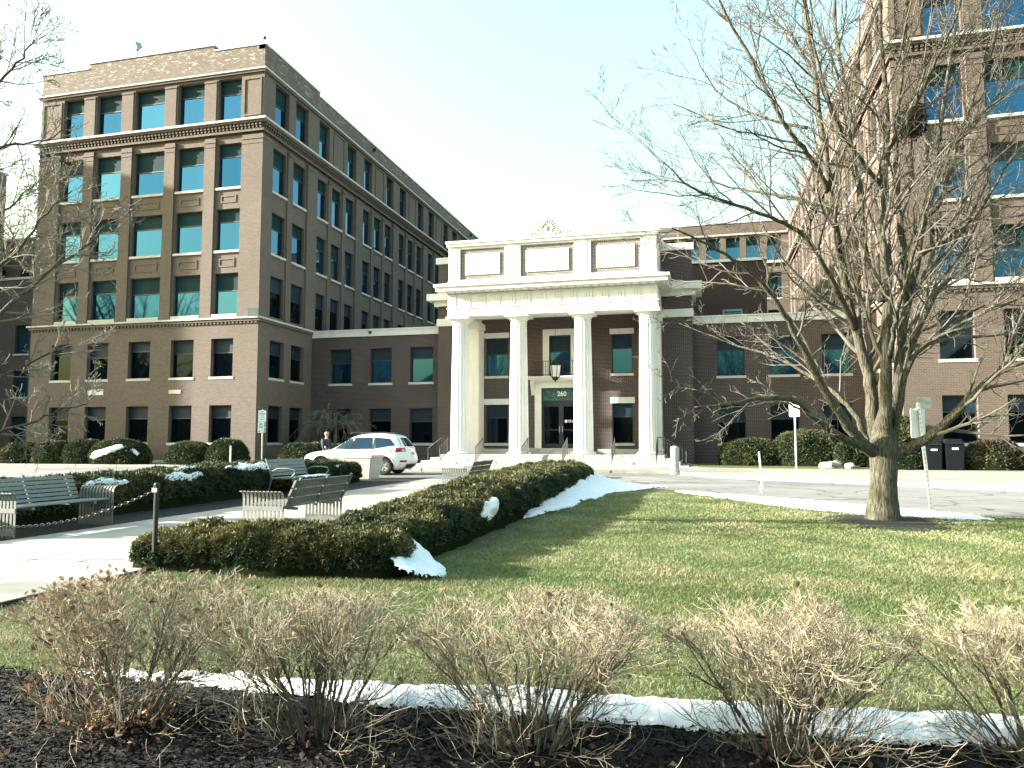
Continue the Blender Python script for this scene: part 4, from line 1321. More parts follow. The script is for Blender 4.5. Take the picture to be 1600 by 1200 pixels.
bo = thing('bollard', 'stout round concrete bollard on the kerb right of the steps', 'bollard', (-1.21, 31.9, gz(31.9)))
smooth_by_angle(MB().lathe((-1.21, 31.9, gz(31.9)), [(0.17, 0), (0.17, 1.06), (0.165, 1.10), (0.14, 1.14), (0.08, 1.165), (0.0, 1.17)], 24, cap=False).build('post', M['bollard'], bo), 40)
MB().lathe((-1.21, 31.9, gz(31.9)), [(0.19, 0.0), (0.19, 0.05), (0.171, 0.07)], 24).build('collar', M['kerb'], bo)

def sign_panel(t, c, w, h, face, nm='sign_face', mat='signwhite', th=0.006):
    """thin sheet centred at c, facing the horizontal direction given"""
    f = Vector((face[0], face[1], 0)).normalized(); s = Vector((-f.y, f.x, 0)); u = Vector((0, 0, 1)); c = Vector(c)
    m_ = MB()
    r = min(w, h) * .08
    pts = []
    for cx, cy, a0 in ((w / 2 - r, h / 2 - r, 0), (-w / 2 + r, h / 2 - r, 90), (-w / 2 + r, -h / 2 + r, 180), (w / 2 - r, -h / 2 + r, 270)):
        for k in range(4):
            a = radians(a0 + 30 * k); pts.append((cx + r * cos(a), cy + r * sin(a)))
    n = len(pts)
    vs = [c + s * x + u * y + f * (th / 2) for x, y in pts] + [c + s * x + u * y - f * (th / 2) for x, y in pts]
    m_.add(vs, [tuple(range(n)), tuple(range(2 * n - 1, n - 1, -1))] + [(i, n + i, n + (i + 1) % n, (i + 1) % n) for i in range(n)])
    return m_.build(nm, M[mat], t), f, s, u

def channel_post(t, a, b):
    a, b = Vector(a), Vector(b)
    m_ = MB()
    for dx, dy, w, d in ((0, 0, .06, .006), (-.027, .018, .006, .03), (.027, .018, .006, .03)):
        m_.bar(a + Vector((dx, dy, 0)), b + Vector((dx, dy, 0)), w, d)
    o = m_.build('post', M['steel'], t)
    h = MB()
    n = 24
    for k in range(n):
        q = a.lerp(b, (k + .5) / n)
        h.box(q.x - .008, q.x + .008, q.y - .0055, q.y - .0032, q.z - .01, q.z + .01)
    ho = h.build('bolt_holes', M['iron'], t); ho['kind'] = 'stuff'

t = thing('parking_sign', 'white parking sign with a green corner on a pole before the left block', 'sign', (-17.55, 27.5, gz(27.5)))
MB().tube([(-17.55, 27.52, gz(27.5)), (-17.55, 27.52, 2.78)], 0.03, 8).build('post', M['steel'], t)
fo, f, s, u = sign_panel(t, (-17.55, 27.47, 2.52), 0.31, 0.46, (0.4, -1))
def strokes(parent, c, f, s, rows, mat, seed):
    R3 = random.Random(seed)
    m_ = MB(); c = Vector(c)
    for dz, hw, hh in rows:
        x = -hw
        while x < hw:
            w = R3.uniform(.012, .026)
            q = c + s * (x + w / 2) + Vector((0, 0, dz)) + f * .0045
            a, b = s * (w / 2), Vector((0, 0, hh / 2))
            m_.add([q - a - b, q + a - b, q + a + b, q - a + b], [(0, 1, 2, 3)])
            x += w + .008
    o = m_.build('worn_lettering', M[mat], parent); o['kind'] = 'stuff'
strokes(fo, (-17.55, 27.47, 2.52), f, s, [(.17, .02, .05), (.085, .115, .045), (.01, .06, .03), (-.07, .06, .03), (-.145, .085, .025)], 'ink', 1)
fo, f, s, u = sign_panel(t, (-17.56, 27.465, 2.05), 0.31, 0.44, (0.4, -1))
strokes(fo, (-17.59, 27.45, 2.05), f, s, [(.14, .05, .07), (.06, .08, .03), (.0, .08, .045)], 'ink', 2)
q = Vector((-17.56, 27.465, 2.05)) + f * .0046
MB().add([q + s * x + u * y for x, y in ((.075, -.21), (.14, -.21), (.14, .02), (.095, -.04))], [(0, 1, 2, 3)]).build('green_corner', M['green_ink'], fo)
MB().add([q + s * x + u * y for x, y in ((-.125, -.19), (-.075, -.19), (-.075, -.13), (-.125, -.13))], [(0, 1, 2, 3)]).build('blue_mark', M['blue_ink'], fo)
MB().add([q + s * x + u * y for x, y in ((.10, .03), (.14, .03), (.14, .2), (.10, .2))], [(0, 1, 2, 3)]).build('dark_stripe', M['blue_ink'], fo)

t = thing('road_sign', 'blank white sign on a slim pole at the kerb before the right wing', 'sign', (3.55, 32.4, gz(32.4)))
MB().tube([(3.55, 32.42, gz(32.4)), (3.55, 32.42, 3.05)], 0.032, 8).build('post', M['signwhite'], t)
sign_panel(t, (3.53, 32.38, 2.78), 0.42, 0.60, (-0.5, -1))
bolt = MB()
for z in (2.58, 2.96): bolt.lathe((3.53, 32.37, z), [(.012, -.01), (.012, .01)], 6)
bolt.build('bolts', M['steel'], t)['kind'] = 'stuff'

t = thing('road_sign', 'backs of two pale signs on a channel post behind the bare tree', 'sign', (4.46, 17.35, gz(17.35)))
channel_post(t, (4.50, 17.35, gz(17.35)), (4.33, 17.35, 2.28))
sign_panel(t, (4.32, 17.39, 1.86), 0.36, 0.62, (-0.55, 1), 'sign_sheet')
sign_panel(t, (4.47, 17.45, 2.29), 0.28, 0.24, (-0.2, 1), 'sign_sheet', 'steel')

t = thing('snow_stake', 'slim leaning pale marker stake at the lawn edge', 'stake', (1.5, 21.6, gz(21.6)))
MB().tube([(1.5, 21.6, gz(21.6)), (1.42, 21.6, 1.2)], [.028, .022], 7).build('stake', M['signwhite'], t)
MB().tube([(1.5, 21.6, gz(21.6)), (1.42, 21.6, gz(21.6) + .2)], [.04, .036], 7).build('sleeve', M['steel'], t)
t = thing('snow_stake', 'short raw wooden stake behind the left hedge', 'stake', (-17.0, 24.6, gz(24.6)))
MB().box(-17.03, -16.97, 24.58, 24.62, gz(24.6), 1.28).build('stake', M['wood'], t)
MB().frustum(-17.0, 24.6, 1.281, 1.33, .03, .02, .012, .008).build('point', M['wood'], t)
t = thing('road_sign', 'pale upright sign cut by the left edge of the photo', 'sign', (-24.3, 19.55, gz(19.55)))
MB().tube([(-24.34, 19.6, gz(19.6)), (-24.34, 19.6, 2.55)], 0.03, 7).build('post', M['steel'], t)
sign_panel(t, (-24.3, 19.55, 2.02), 0.42, 1.0, (0.5, -1))

def bin_(label, x, y, w=0.66, h=1.25):
    t = thing('waste_bin', label, 'bin', (x, y, gz(y) + .12), 0, 'dark bins by the right block')
    z = gz(y) + .12
    bevelled(MB().frustum(x, y, z, z + h * .84, w / 2 * .9, w / 2 * .9, w / 2, w / 2).build('body', M['binplastic'], t), .03, 2)
    bevelled(MB().frustum(x, y, z + h * .842, z + h, w / 2 * 1.06, w / 2 * 1.06, w / 2 * .8, w / 2 * .8).build('lid', M['binplastic'], t), .03, 2)
    MB().box(x - .12, x + .12, y - w / 2 - .012, y - w / 2 + .04, z + h * .66, z + h * .72).build('label_plate', M['signwhite'], t)
    MB().tube([(x - w * .45, y - w * .56, z + h * .86), (x + w * .45, y - w * .56, z + h * .86)], .018, 6).build('handle', M['iron'], t)
bin_('left one of two dark lidded bins before the right block', 9.42, 35.9)
bin_('right one of two dark lidded bins before the right block', 10.22, 35.9, 0.74, 1.32)

# ------------------------------------------------------------------ car
def lerp_tab(tab, z):
    if z <= tab[0][0]: return tab[0][1]
    for (a, va), (b, vb) in zip(tab, tab[1:]):
        if z <= b:
            t = (z - a) / (b - a); return va + (vb - va) * t
    return tab[-1][1]
XF = [(.22, 2.10), (.32, 2.24), (.50, 2.33), (.68, 2.31), (.80, 2.22), (.88, 2.05), (.94, 1.80), (.99, 1.45), (1.03, 1.12), (1.08, .98), (1.2, .77), (1.35, .50), (1.5, .24), (1.58, .08), (1.64, -.12), (1.68, -.42), (1.70, -.8)]
XR = [(.22, -2.05), (.32, -2.20), (.45, -2.30), (.62, -2.34), (.80, -2.30), (.95, -2.24), (1.08, -2.20), (1.25, -2.09), (1.42, -1.97), (1.55, -1.86), (1.62, -1.72), (1.66, -1.5), (1.68, -1.3), (1.70, -1.0)]
HW = [(.22, .80), (.32, .885), (.50, .925), (.70, .945), (.85, .945), (.95, .93), (1.03, .90), (1.15, .855), (1.3, .80), (1.45, .735), (1.55, .68), (1.62, .62), (1.66, .54), (1.69, .40), (1.70, .2)]
NE = [(.22, 5), (.6, 5.5), (.95, 5), (1.1, 6), (1.5, 6), (1.7, 4)]
def hw_at(x, z, off=0.0):
    a0, a1 = lerp_tab(XR, z), lerp_tab(XF, z)
    c, a = (a0 + a1) / 2, (a1 - a0) / 2
    n = lerp_tab(NE, z)
    q = min(1.0, abs((x - c) / a)) ** n
    return lerp_tab(HW, z) * max(0.0, 1 - q) ** (1 / n) + off
def rear_at(y, z, off=0.0):
    a0, a1 = lerp_tab(XR, z), lerp_tab(XF, z)
    c, a = (a0 + a1) / 2, (a1 - a0) / 2
    n = lerp_tab(NE, z)
    q = min(1.0, abs(y / lerp_tab(HW, z))) ** n
    return c - a * max(0.0, 1 - q) ** (1 / n) - off
def car_patch(outline, side, off, div=6):
    """outline: quad in (x,z) [or (y,z) on the tail], laid on the body surface"""
    m_ = MB()
    n = div
    (p0, p1, p2, p3) = outline
    vs = []
    for j in range(n + 1):
        for i in range(n + 1):
            s_, t_ = i / n, j / n
            a = (p0[0] + (p1[0] - p0[0]) * s_, p0[1] + (p1[1] - p0[1]) * s_)
            b = (p3[0] + (p2[0] - p3[0]) * s_, p3[1] + (p2[1] - p3[1]) * s_)
            q = (a[0] + (b[0] - a[0]) * t_, a[1] + (b[1] - a[1]) * t_)
            if side == 'rear': vs.append((rear_at(q[0], q[1], off), q[0], q[1]))
            else: vs.append((q[0], side * hw_at(q[0], q[1], off), q[1]))
    m_.add(vs, [(j * (n + 1) + i, j * (n + 1) + i + 1, (j + 1) * (n + 1) + i + 1, (j + 1) * (n + 1) + i) for j in range(n) for i in range(n)])
    return m_
def paint_mat():
    m, nt, b = new_mat('white car paint')
    b.inputs['Base Color'].default_value = (0.74, 0.77, 0.76, 1)
    b.inputs['Roughness'].default_value = 0.35
    b.inputs['Coat Weight'].default_value = 0.6
    b.inputs['Coat Roughness'].default_value = 0.08
    return m
M['paint'] = paint_mat()
M['carglass'] = glass_mat('car glass', (0.05, 0.08, 0.11), 0.04, 0.0)
M['rubber'] = simple('tyre rubber', (0.018, 0.018, 0.019), 0.8)
M['blackplastic'] = simple('black trim', (0.02, 0.022, 0.024), 0.55)
M['redlens'] = simple('red lamp lens', (0.38, 0.015, 0.035), 0.15)
M['clearlens'] = simple('clear lamp lens', (0.62, 0.60, 0.58), 0.15)
M['chrome'] = simple('bright alloy', (0.55, 0.56, 0.56), 0.3, metal=0.8)
def make_car(label, loc, rz):
    t = thing('parked_car', label, 'car', loc, rz, local=True)
    zs = [.22, .27, .32, .4, .5, .6, .7, .78, .84, .88, .92, .95, .98, 1.01, 1.03, 1.06, 1.1, 1.2, 1.3, 1.4, 1.5, 1.56, 1.6, 1.64, 1.67, 1.69, 1.70]
    n = 72
    vs, fs = [], []
    for z in zs:
        a0, a1 = lerp_tab(XR, z), lerp_tab(XF, z); c, a = (a0 + a1) / 2, (a1 - a0) / 2; b = lerp_tab(HW, z); e = lerp_tab(NE, z)
        for k in range(n):
            an = 2 * pi * k / n
            ca, sa = cos(an), sin(an)
            vs.append((c + a * math.copysign(abs(ca) ** (2 / e), ca), b * math.copysign(abs(sa) ** (2 / e), sa), z))
    for j in range(len(zs) - 1):
        for k in range(n):
            k2 = (k + 1) % n
            fs.append((j * n + k, j * n + k2, (j + 1) * n + k2, (j + 1) * n + k))
    fs.append(tuple(range(n - 1, -1, -1))); fs.append(tuple(range((len(zs) - 1) * n, len(zs) * n)))
    body = MB().add(vs, fs)
    me = body.mesh('body')
    bo_ = bpy.data.objects.new('tmp_body', me); COL.objects.link(bo_)
    cut = MB()
    for x in (1.36, -1.34):
        for s in (-1, 1):
            ring = []
            nn = 32
            for yy in (s * .52, s * 1.2):
                for k in range(nn):
                    an = 2 * pi * k / nn
                    ring.append((x + .415 * cos(an), yy, .36 + .415 * sin(an)))
            cf = [(k, (k + 1) % nn, nn + (k + 1) % nn, nn + k) for k in range(nn)] + [tuple(range(nn - 1, -1, -1)), tuple(range(nn, 2 * nn))]
            cut.add(ring, cf)
    cme = cut.mesh('cut')
    bm = bmesh.new(); bm.from_mesh(cme); bmesh.ops.recalc_face_normals(bm, faces=bm.faces); bm.to_mesh(cme); bm.free()
    bm = bmesh.new(); bm.from_mesh(me); bmesh.ops.recalc_face_normals(bm, faces=bm.faces); bm.to_mesh(me); bm.free()
    co = bpy.data.objects.new('tmp_cut', cme); COL.objects.link(co)
    md = bo_.modifiers.new('b', 'BOOLEAN'); md.object = co; md.operation = 'DIFFERENCE'; md.solver = 'EXACT'
    dg = bpy.context.evaluated_depsgraph_get(); dg.update()
    res = bpy.data.meshes.new_from_object(bo_.evaluated_get(dg))
    bpy.data.objects.remove(bo_); bpy.data.objects.remove(co)
    res.name = 'body'
    bd = link_mesh('body', res, M['paint'], t)
    smooth_by_angle(bd, 32)
    for s in (-1, 1):
        # lower cladding, glass, seams, handles
        for x0, x1 in ((-0.88, 0.90),):
            car_patch([(x0, .24), (x1, .24), (x1, .34), (x0, .34)], s, .006, 8).build('sill_trim', M['paint'], t, True)
        car_patch([(0.05, 1.045), (0.92, 1.06), (0.42, 1.40), (0.05, 1.50)], s, .008).build('side_window', M['carglass'], t, True)
        car_patch([(-0.86, 1.06), (-0.04, 1.045), (-0.04, 1.51), (-0.80, 1.525)], s, .008).build('side_window', M['carglass'], t, True)
        car_patch([(-1.80, 1.20), (-0.98, 1.075), (-0.92, 1.525), (-1.55, 1.47)], s, .008).build('side_window', M['carglass'], t, True)
        for x0, x1 in ((-0.04, 0.05), (-0.95, -0.86)):
            car_patch([(x0, 1.05), (x1, 1.05), (x1, 1.51), (x0, 1.51)], s, .007, 3).build('window_pillar', M['blackplastic'], t, True)
        for xa, xb in ((0.0, 0.02), (0.98, 0.92), (-0.93, -0.80)):
            car_patch([(xb - .004, .36), (xb + .004, .36), (xa + .004, 1.03), (xa - .004, 1.03)], s, .003, 5).build('door_seam', M['blackplastic'], t)
        for x in (0.18, -0.72):
            h = MB(); yv = s * (hw_at(x, .93) + .03)
            h.tube([(x - .11, yv - s * .03, .93), (x - .08, yv, .935), (x + .08, yv, .935), (x + .11, yv - s * .03, .93)], .014, 6)
            h.build('door_handle', M['paint'], t, True)
        mm = MB(); ym = s * (hw_at(.85, 1.08) + .12)
        ellipsoid(mm, (.84, ym, 1.10), (0.0, s * .12, 0), (.085, .075), 10, 8)
        mm.box(.80, .86, min(ym, s * .86), max(ym, s * .86), 1.05, 1.08)
        mo = mm.build('wing_mirror', M['paint'], t, True)
        car_patch([(-2.18, .94), (-1.86, .99), (-1.84, 1.10), (-2.15, 1.10)], s, .010).build('tail_lamp', M['redlens'], t, True)
        car_patch([(s * .90, .92), (s * .62, .96), (s * .66, 1.09), (s * .88, 1.09)], 'rear', .012).build('tail_lamp', M['redlens'], t, True)
        car_patch([(s * .80, .95), (s * .66, .97), (s * .68, 1.03), (s * .80, 1.03)], 'rear', .016, 3).build('reversing_lens', M['clearlens'], t, True)
        car_patch([(s * .84, .52), (s * .68, .52), (s * .68, .60), (s * .84, .60)], 'rear', .010, 3).build('fog_lamp', M['redlens'], t, True)
        car_patch([(2.02, .74), (2.24, .70), (2.16, .84), (1.80, .90)], s, .010).build('headlamp', M['clearlens'], t, True)
        r = MB(); r.tube([(0.25, s * .60, 1.665), (0.15, s * .60, 1.72), (-1.35, s * .60, 1.735), (-1.5, s * .60, 1.67)], .016, 6)
        r.build('roof_rail', M['blackplastic'], t, True)
    car_patch([(-.74, 1.16), (.74, 1.16), (.60, 1.52), (-.60, 1.52)], 'rear', .009, 8).build('rear_window', M['carglass'], t, True)
    car_patch([(-.30, .80), (.30, .80), (.30, .95), (-.30, .95)], 'rear', .008, 4).build('plate_recess', M['paint'], t, True)
    car_patch([(-.16, .82), (.16, .82), (.16, .93), (-.16, .93)], 'rear', .013, 2).build('number_plate', simple('plate teal', (0.10, 0.22, 0.22), 0.5), t)
    car_patch([(-.78, .26), (.78, .26), (.80, .44), (-.80, .44)], 'rear', .010, 8).build('rear_bumper', M['blackplastic'], t, True)
    # windscreen: laid on the front rake
    wv = []
    for j in range(7):
        z = 1.09 + .45 * j / 6
        for i in range(9):
            y = (-.72 + 1.44 * i / 8) * (1 - .16 * j / 6)
            a0, a1 = lerp_tab(XR, z), lerp_tab(XF, z); c, a = (a0 + a1) / 2, (a1 - a0) / 2
            nn = lerp_tab(NE, z); q = min(1, abs(y / lerp_tab(HW, z))) ** nn
            wv.append((c + a * max(0, 1 - q) ** (1 / nn) + .01, y, z))
    MB().add(wv, [(j * 9 + i, j * 9 + i + 1, (j + 1) * 9 + i + 1, (j + 1) * 9 + i) for j in range(6) for i in range(8)]).build('windscreen', M['carglass'], t, True)
    gr = MB()
    for k in range(4): gr.box(2.31, 2.345, -.42, .42, .52 + k * .06, .55 + k * .06)
    gr.build('grille', M['blackplastic'], t)
    MB().tube([(-2.25, .45, .24), (-2.40, .45, .24)], .03, 8).build('exhaust', M['chrome'], t)
    tyre = MB()
    prof = [(.21, -.10), (.30, -.115), (.345, -.10), (.36, -.06), (.36, .06), (.345, .10), (.30, .115), (.21, .10)]
    tyre.lathe((0, 0, 0), prof, 32, cap=False); tyre_me = tyre.mesh('tyre', True)
    rim = MB(); rim.lathe((0, 0, 0), [(.21, -.09), (.225, -.10), (.21, -.08), (.19, -.02), (.05, .0), (.05, -.04), (.0, -.045)], 32, cap=False)
    for k in range(5):
        a = 2 * pi * k / 5
        rim.bar((.04 * cos(a), .04 * sin(a), -.05), (.205 * cos(a), .205 * sin(a), -.07), .055, .03)
    rim_me = rim.mesh('rim')
    for me_, s_ in ((tyre_me, 1), (rim_me, 1)):
        me_.transform(Matrix.Rotation(radians(90), 4, 'X'))     # axis now along y, face toward +y
    tyre_me.materials.append(M['rubber']); rim_me.materials.append(M['chrome'])
    for x in (1.36, -1.34):
        for s in (-1, 1):
            w = link_mesh('wheel', tyre_me, None, t, (x, s * .80, .36), 0 if s > 0 else pi)
            r = bpy.data.objects.new('rim', rim_me); COL.objects.link(r); r.parent = w
            a = MB()
            arch = []
            for k in range(17):
                an = pi * k / 16
                arch.append((x + .43 * cos(an), s * (hw_at(x + .43 * cos(an), .36 + .43 * sin(an)) + .004), .36 + .43 * sin(an)))
            a.tube(arch, .018, 5); a.build('wheel_arch', M['paint'], t, True)
            lin = MB(); lv = []
            for yy in (s * .52, s * .90):
                for k in range(17):
                    an = pi * k / 16; lv.append((x + .412 * cos(an), yy, .36 + .412 * sin(an)))
            lin.add(lv, [(k, k + 1, 18 + k, 17 + k) for k in range(16)])
            lin.build('arch_liner', M['blackplastic'], t)
    return t
make_car('white estate car parked side-on before the left wing, tail toward the steps', (-14.0, 29.3, gz(29.3) + .004), radians(183))

# ------------------------------------------------------------------ person behind the car
def skin_mesh(name, joints, edges, subdiv=2):
    me = bpy.data.meshes.new(name)
    me.from_pydata([j[0] for j in joints], edges, [])
    o = bpy.data.objects.new(name, me); COL.objects.link(o)
    md = o.modifiers.new('s', 'SKIN')
    sv = me.skin_vertices[0].data
    for i, j in enumerate(joints):
        r = j[1]; sv[i].radius = (r, r) if not hasattr(r, '__len__') else r
        sv[i].use_root = (i == 0)
    sd = o.modifiers.new('d', 'SUBSURF'); sd.levels = subdiv; sd.render_levels = subdiv
    dg = bpy.context.evaluated_depsgraph_get(); dg.update()
    res = bpy.data.meshes.new_from_object(o.evaluated_get(dg))
    bpy.data.objects.remove(o)
    res.polygons.foreach_set('use_smooth', [True] * len(res.polygons))
    res.name = name
    return res
def make_person(label, loc, rz):
    t = thing('person', label, 'person', loc, rz, local=True)
    J = [((0, 0, .95), (.15, .11)), ((0, 0, 1.15), (.14, .10)), ((0, 0, 1.36), (.17, .11)), ((0, .0, 1.47), .075), ((.01, 0, 1.55), .058), ((.025, 0, 1.63), (.078, .09)), ((.03, 0, 1.71), (.085, .098)), ((.02, 0, 1.77), (.06, .07)),
         ((0, .19, 1.40), .062), ((-.03, .24, 1.12), .045), ((.06, .23, .88), .033), ((.09, .22, .80), (.03, .045)),
         ((0, -.19, 1.40), .062), ((.05, -.24, 1.12), .045), ((.17, -.22, .92), .033), ((.21, -.20, .85), (.03, .045)),
         ((.0, .10, .86), .085), ((.03, .11, .48), .06), ((-.02, .11, .09), .042), ((.12, .12, .045), (.04, .03)),
         ((.0, -.10, .86), .085), ((-.03, -.11, .48), .06), ((-.10, -.11, .09), .042), ((.04, -.12, .045), (.04, .03))]
    E_ = [(0, 1), (1, 2), (2, 3), (3, 4), (4, 5), (5, 6), (6, 7), (2, 8), (8, 9), (9, 10), (10, 11), (2, 12), (12, 13), (13, 14), (14, 15), (0, 16), (16, 17), (17, 18), (18, 19), (0, 20), (20, 21), (21, 22), (22, 23)]
    skin = simple('skin', (0.52, 0.34, 0.26), 0.6, var=0.08)
    body = link_mesh('body', skin_mesh('body', J, E_), skin, t)
    def grow(idx, k, add):
        m_ = {}
        out = []
        for i in idx:
            m_[i] = len(out); r = J[i][1]
            r = tuple(x * k + add for x in r) if hasattr(r, '__len__') else r * k + add
            out.append((J[i][0], r))
        return out, [(m_[a], m_[b]) for a, b in E_ if a in m_ and b in m_]
    navy = simple('navy suit cloth', (0.022, 0.032, 0.055), 0.85)
    link_mesh('jacket', skin_mesh('jacket', *grow([0, 1, 2, 3, 8, 9, 10, 12, 13, 14], 1.0, .022)), navy, t)
    link_mesh('trousers', skin_mesh('trousers', *grow([0, 16, 17, 18, 20, 21, 22], 1.0, .016)), navy, t)
    fc = MB()
    ellipsoid(fc, (.115, 0, 1.655), (.02, 0, .012), (.016, .016), 8, 6)          # nose
    fc.box(.10, .118, -.03, .03, 1.600, 1.607)
    for s in (-1, 1):
        ellipsoid(fc, (.02, s * .095, 1.66), (0, 0, .034), (.02, .012), 8, 6)      # ears
    fc.build('face_features', skin, t, True)
    ey = MB()
    for s in (-1, 1): ellipsoid(ey, (.108, s * .033, 1.69), (0, 0, .008), (.008, .012), 8, 6)
    ey.build('eyes', M['iron'], t)
    hair = MB()
    hv = []
    for j in range(7):
        a = radians(-5 + 95 * j / 6)
        for k in range(20):
            b = 2 * pi * k / 20
            fx = cos(b)
            lift = .05 if fx > .3 else 0.0
            hv.append((.012 + .098 * cos(a) * fx, .104 * cos(a) * sin(b), 1.705 + lift * (1 - j / 6) + (.105 - lift) * sin(a)))
    hair.add(hv, [(j * 20 + k, j * 20 + (k + 1) % 20, (j + 1) * 20 + (k + 1) % 20, (j + 1) * 20 + k) for j in range(6) for k in range(20)])
    hair.build('hair', simple('fair hair', (0.50, 0.44, 0.33), 0.7, var=.15, scale=30), t, True)
    for y, x in ((.12, .06), (-.12, -.02)):
        sh = MB(); ellipsoid(sh, (x, y, .05), (.14, 0, 0), (.05, .05), 10, 8); sh.build('shoe', M['blackplastic'], t, True)
    return t
make_person('fair-haired person in a navy suit standing behind the white car bonnet', (-17.1, 32.1, gz(32.1) + .004), radians(-25))

# ------------------------------------------------------------------ bare trees
class Grow:
    """collects branch tubes, thick ones and thin ones apart"""
    def __init__(self, seed):
        self.R = random.Random(seed)
        self.thick, self.thin = MB(), MB()
        self.tips = []
        self.axis = None
    def rv(self):
        R = self.R
        while True:
            v = Vector((R.uniform(-1, 1), R.uniform(-1, 1), R.uniform(-1, 1)))
            if 0.05 < v.length < 1: return v.normalized()
    def branch(self, p, d, L, r0, lvl, maxl, up=0.25, wander=0.22, nchild=(9, 7, 5), lens=(0.5, 0.45, 0.45), rmin=0.0035, thin_from=2):
        R = self.R
        n = max(3, int(L / (0.28 if lvl < 2 else 0.12)) + 1)
        n = min(n, 9)
        pts, rad = [Vector(p)], [r0]
        d = Vector(d).normalized()
        r1 = max(rmin, r0 * (0.30 if lvl < maxl else 0.5))
        for i in range(n):
            d = (d + self.rv() * wander + Vector((0, 0, up * 0.3))).normalized()
            pts.append(pts[-1] + d * (L / n))
            rad.append(r0 + (r1 - r0) * (i + 1) / n)
        self.put(pts, rad, lvl >= thin_from)
        self.kids(pts, rad, L, lvl, maxl, up, wander, nchild, lens, rmin, thin_from)
    def put(self, pts, rad, thin):
        r = rad[0]
        sides = 10 if r > .08 else 7 if r > .03 else 5 if r > .012 else 3
        (self.thin if thin else self.thick).tube(pts, rad, sides, cap=r > .02)
    def kids(self, pts, rad, L, lvl, maxl, up, wander, nchild, lens, rmin, thin_from, t0=0.18):
        if lvl >= maxl: 
            self.tips.append(pts[-1]); return
        R = self.R
        k = nchild[min(lvl, len(nchild) - 1)]
        k = max(2, int(k * R.uniform(.8, 1.2)))
        m = len(pts) - 1
        for c in range(k):
            t = t0 + (1 - t0) * (c + R.random()) / k
            t = min(t, .999)
            i = min(m - 1, int(t * m)); f = t * m - i
            q = pts[i].lerp(pts[i + 1], f)
            d = (pts[i + 1] - pts[i]).normalized()
            side = d.cross(self.rv())
            if side.length < .1: side = d.orthogonal()
            side.normalize()
            ang = radians(R.uniform(28, 62))
            nd = d * cos(ang) + side * sin(ang) + Vector((0, 0, up * R.uniform(.2, 1)))
            if self.axis is not None and lvl == 0:
                o_ = Vector((q.x - self.axis[0], q.y - self.axis[1], 0))
                if o_.length > .3: nd += o_.normalized() * R.uniform(.1, .7)
            rr = rad[i] + (rad[i + 1] - rad[i]) * f
            cl = L * lens[min(lvl, len(lens) - 1)] * R.uniform(.6, 1.25) * (1.15 - .55 * t)
            self.branch(q, nd, cl, max(rmin, min(rr * .62, rr * .4 + .004)), lvl + 1, maxl, up, wander * 1.1, nchild, lens, rmin, thin_from)

def smooth_curve(pts, n):
    """Catmull-Rom through the survey points"""
    P_ = [Vector(p) for p in pts]
    P_ = [P_[0] * 2 - P_[1]] + P_ + [P_[-1] * 2 - P_[-2]]
    out = []
    seg = len(P_) - 3
    for k in range(n + 1):
        t = k / n * seg; i = min(int(t), seg - 1); f = t - i
        a, b, c, d = P_[i:i + 4]
        out.append(0.5 * ((2 * b) + (c - a) * f + (2 * a - 5 * b + 4 * c - d) * f * f + (3 * b - a - 3 * c + d) * f ** 3))
    return out

D0 = 13.9
tree = thing('bare_tree', 'big bare tree on the lawn, low fork and many upright limbs', 'tree', (3.12, 15.13, gz(15)))
G = Grow(11); G.axis = (3.12, 15.13)
# trunk
base = Vector((3.12, 15.13, gz(15)))
tr = MB()
fork = at(1381, 700, D0 - .05)
tp_ = [base + Vector((0, 0, -.08)), base + Vector((0, 0, .12)), base + Vector((0, 0, .4)), base.lerp(fork, .55), fork, fork + Vector((0.0, 0, .22)), fork + Vector((0.0, 0, .48)), fork + Vector((0.01, 0, .8))]
nS = 40
vs, fs = [], []
rr_ = [.33, .285, .245, .225, .25, .21, .14, .03]
for i, p_ in enumerate(tp_):
    for k in range(nS):
        a = 2 * pi * k / nS
        r = rr_[i] * (1 + .05 * sin(5 * a + i) * (1 if i < 3 else .5) + .025 * sin(11 * a + i * .3) + .03 * noise.noise(Vector((cos(a) * 2, sin(a) * 2, i * 1.2))))
        vs.append((p_.x + r * cos(a), p_.y + r * sin(a), p_.z))
for i in range(len(tp_) - 1):
    for k in range(nS):
        fs.append((i * nS + k, i * nS + (k + 1) % nS, (i + 1) * nS + (k + 1) % nS, (i + 1) * nS + k))
fs.append(tuple(range((len(tp_) - 1) * nS, len(tp_) * nS)))
tr.add(vs, fs).build('trunk', M['bark'], tree, True)
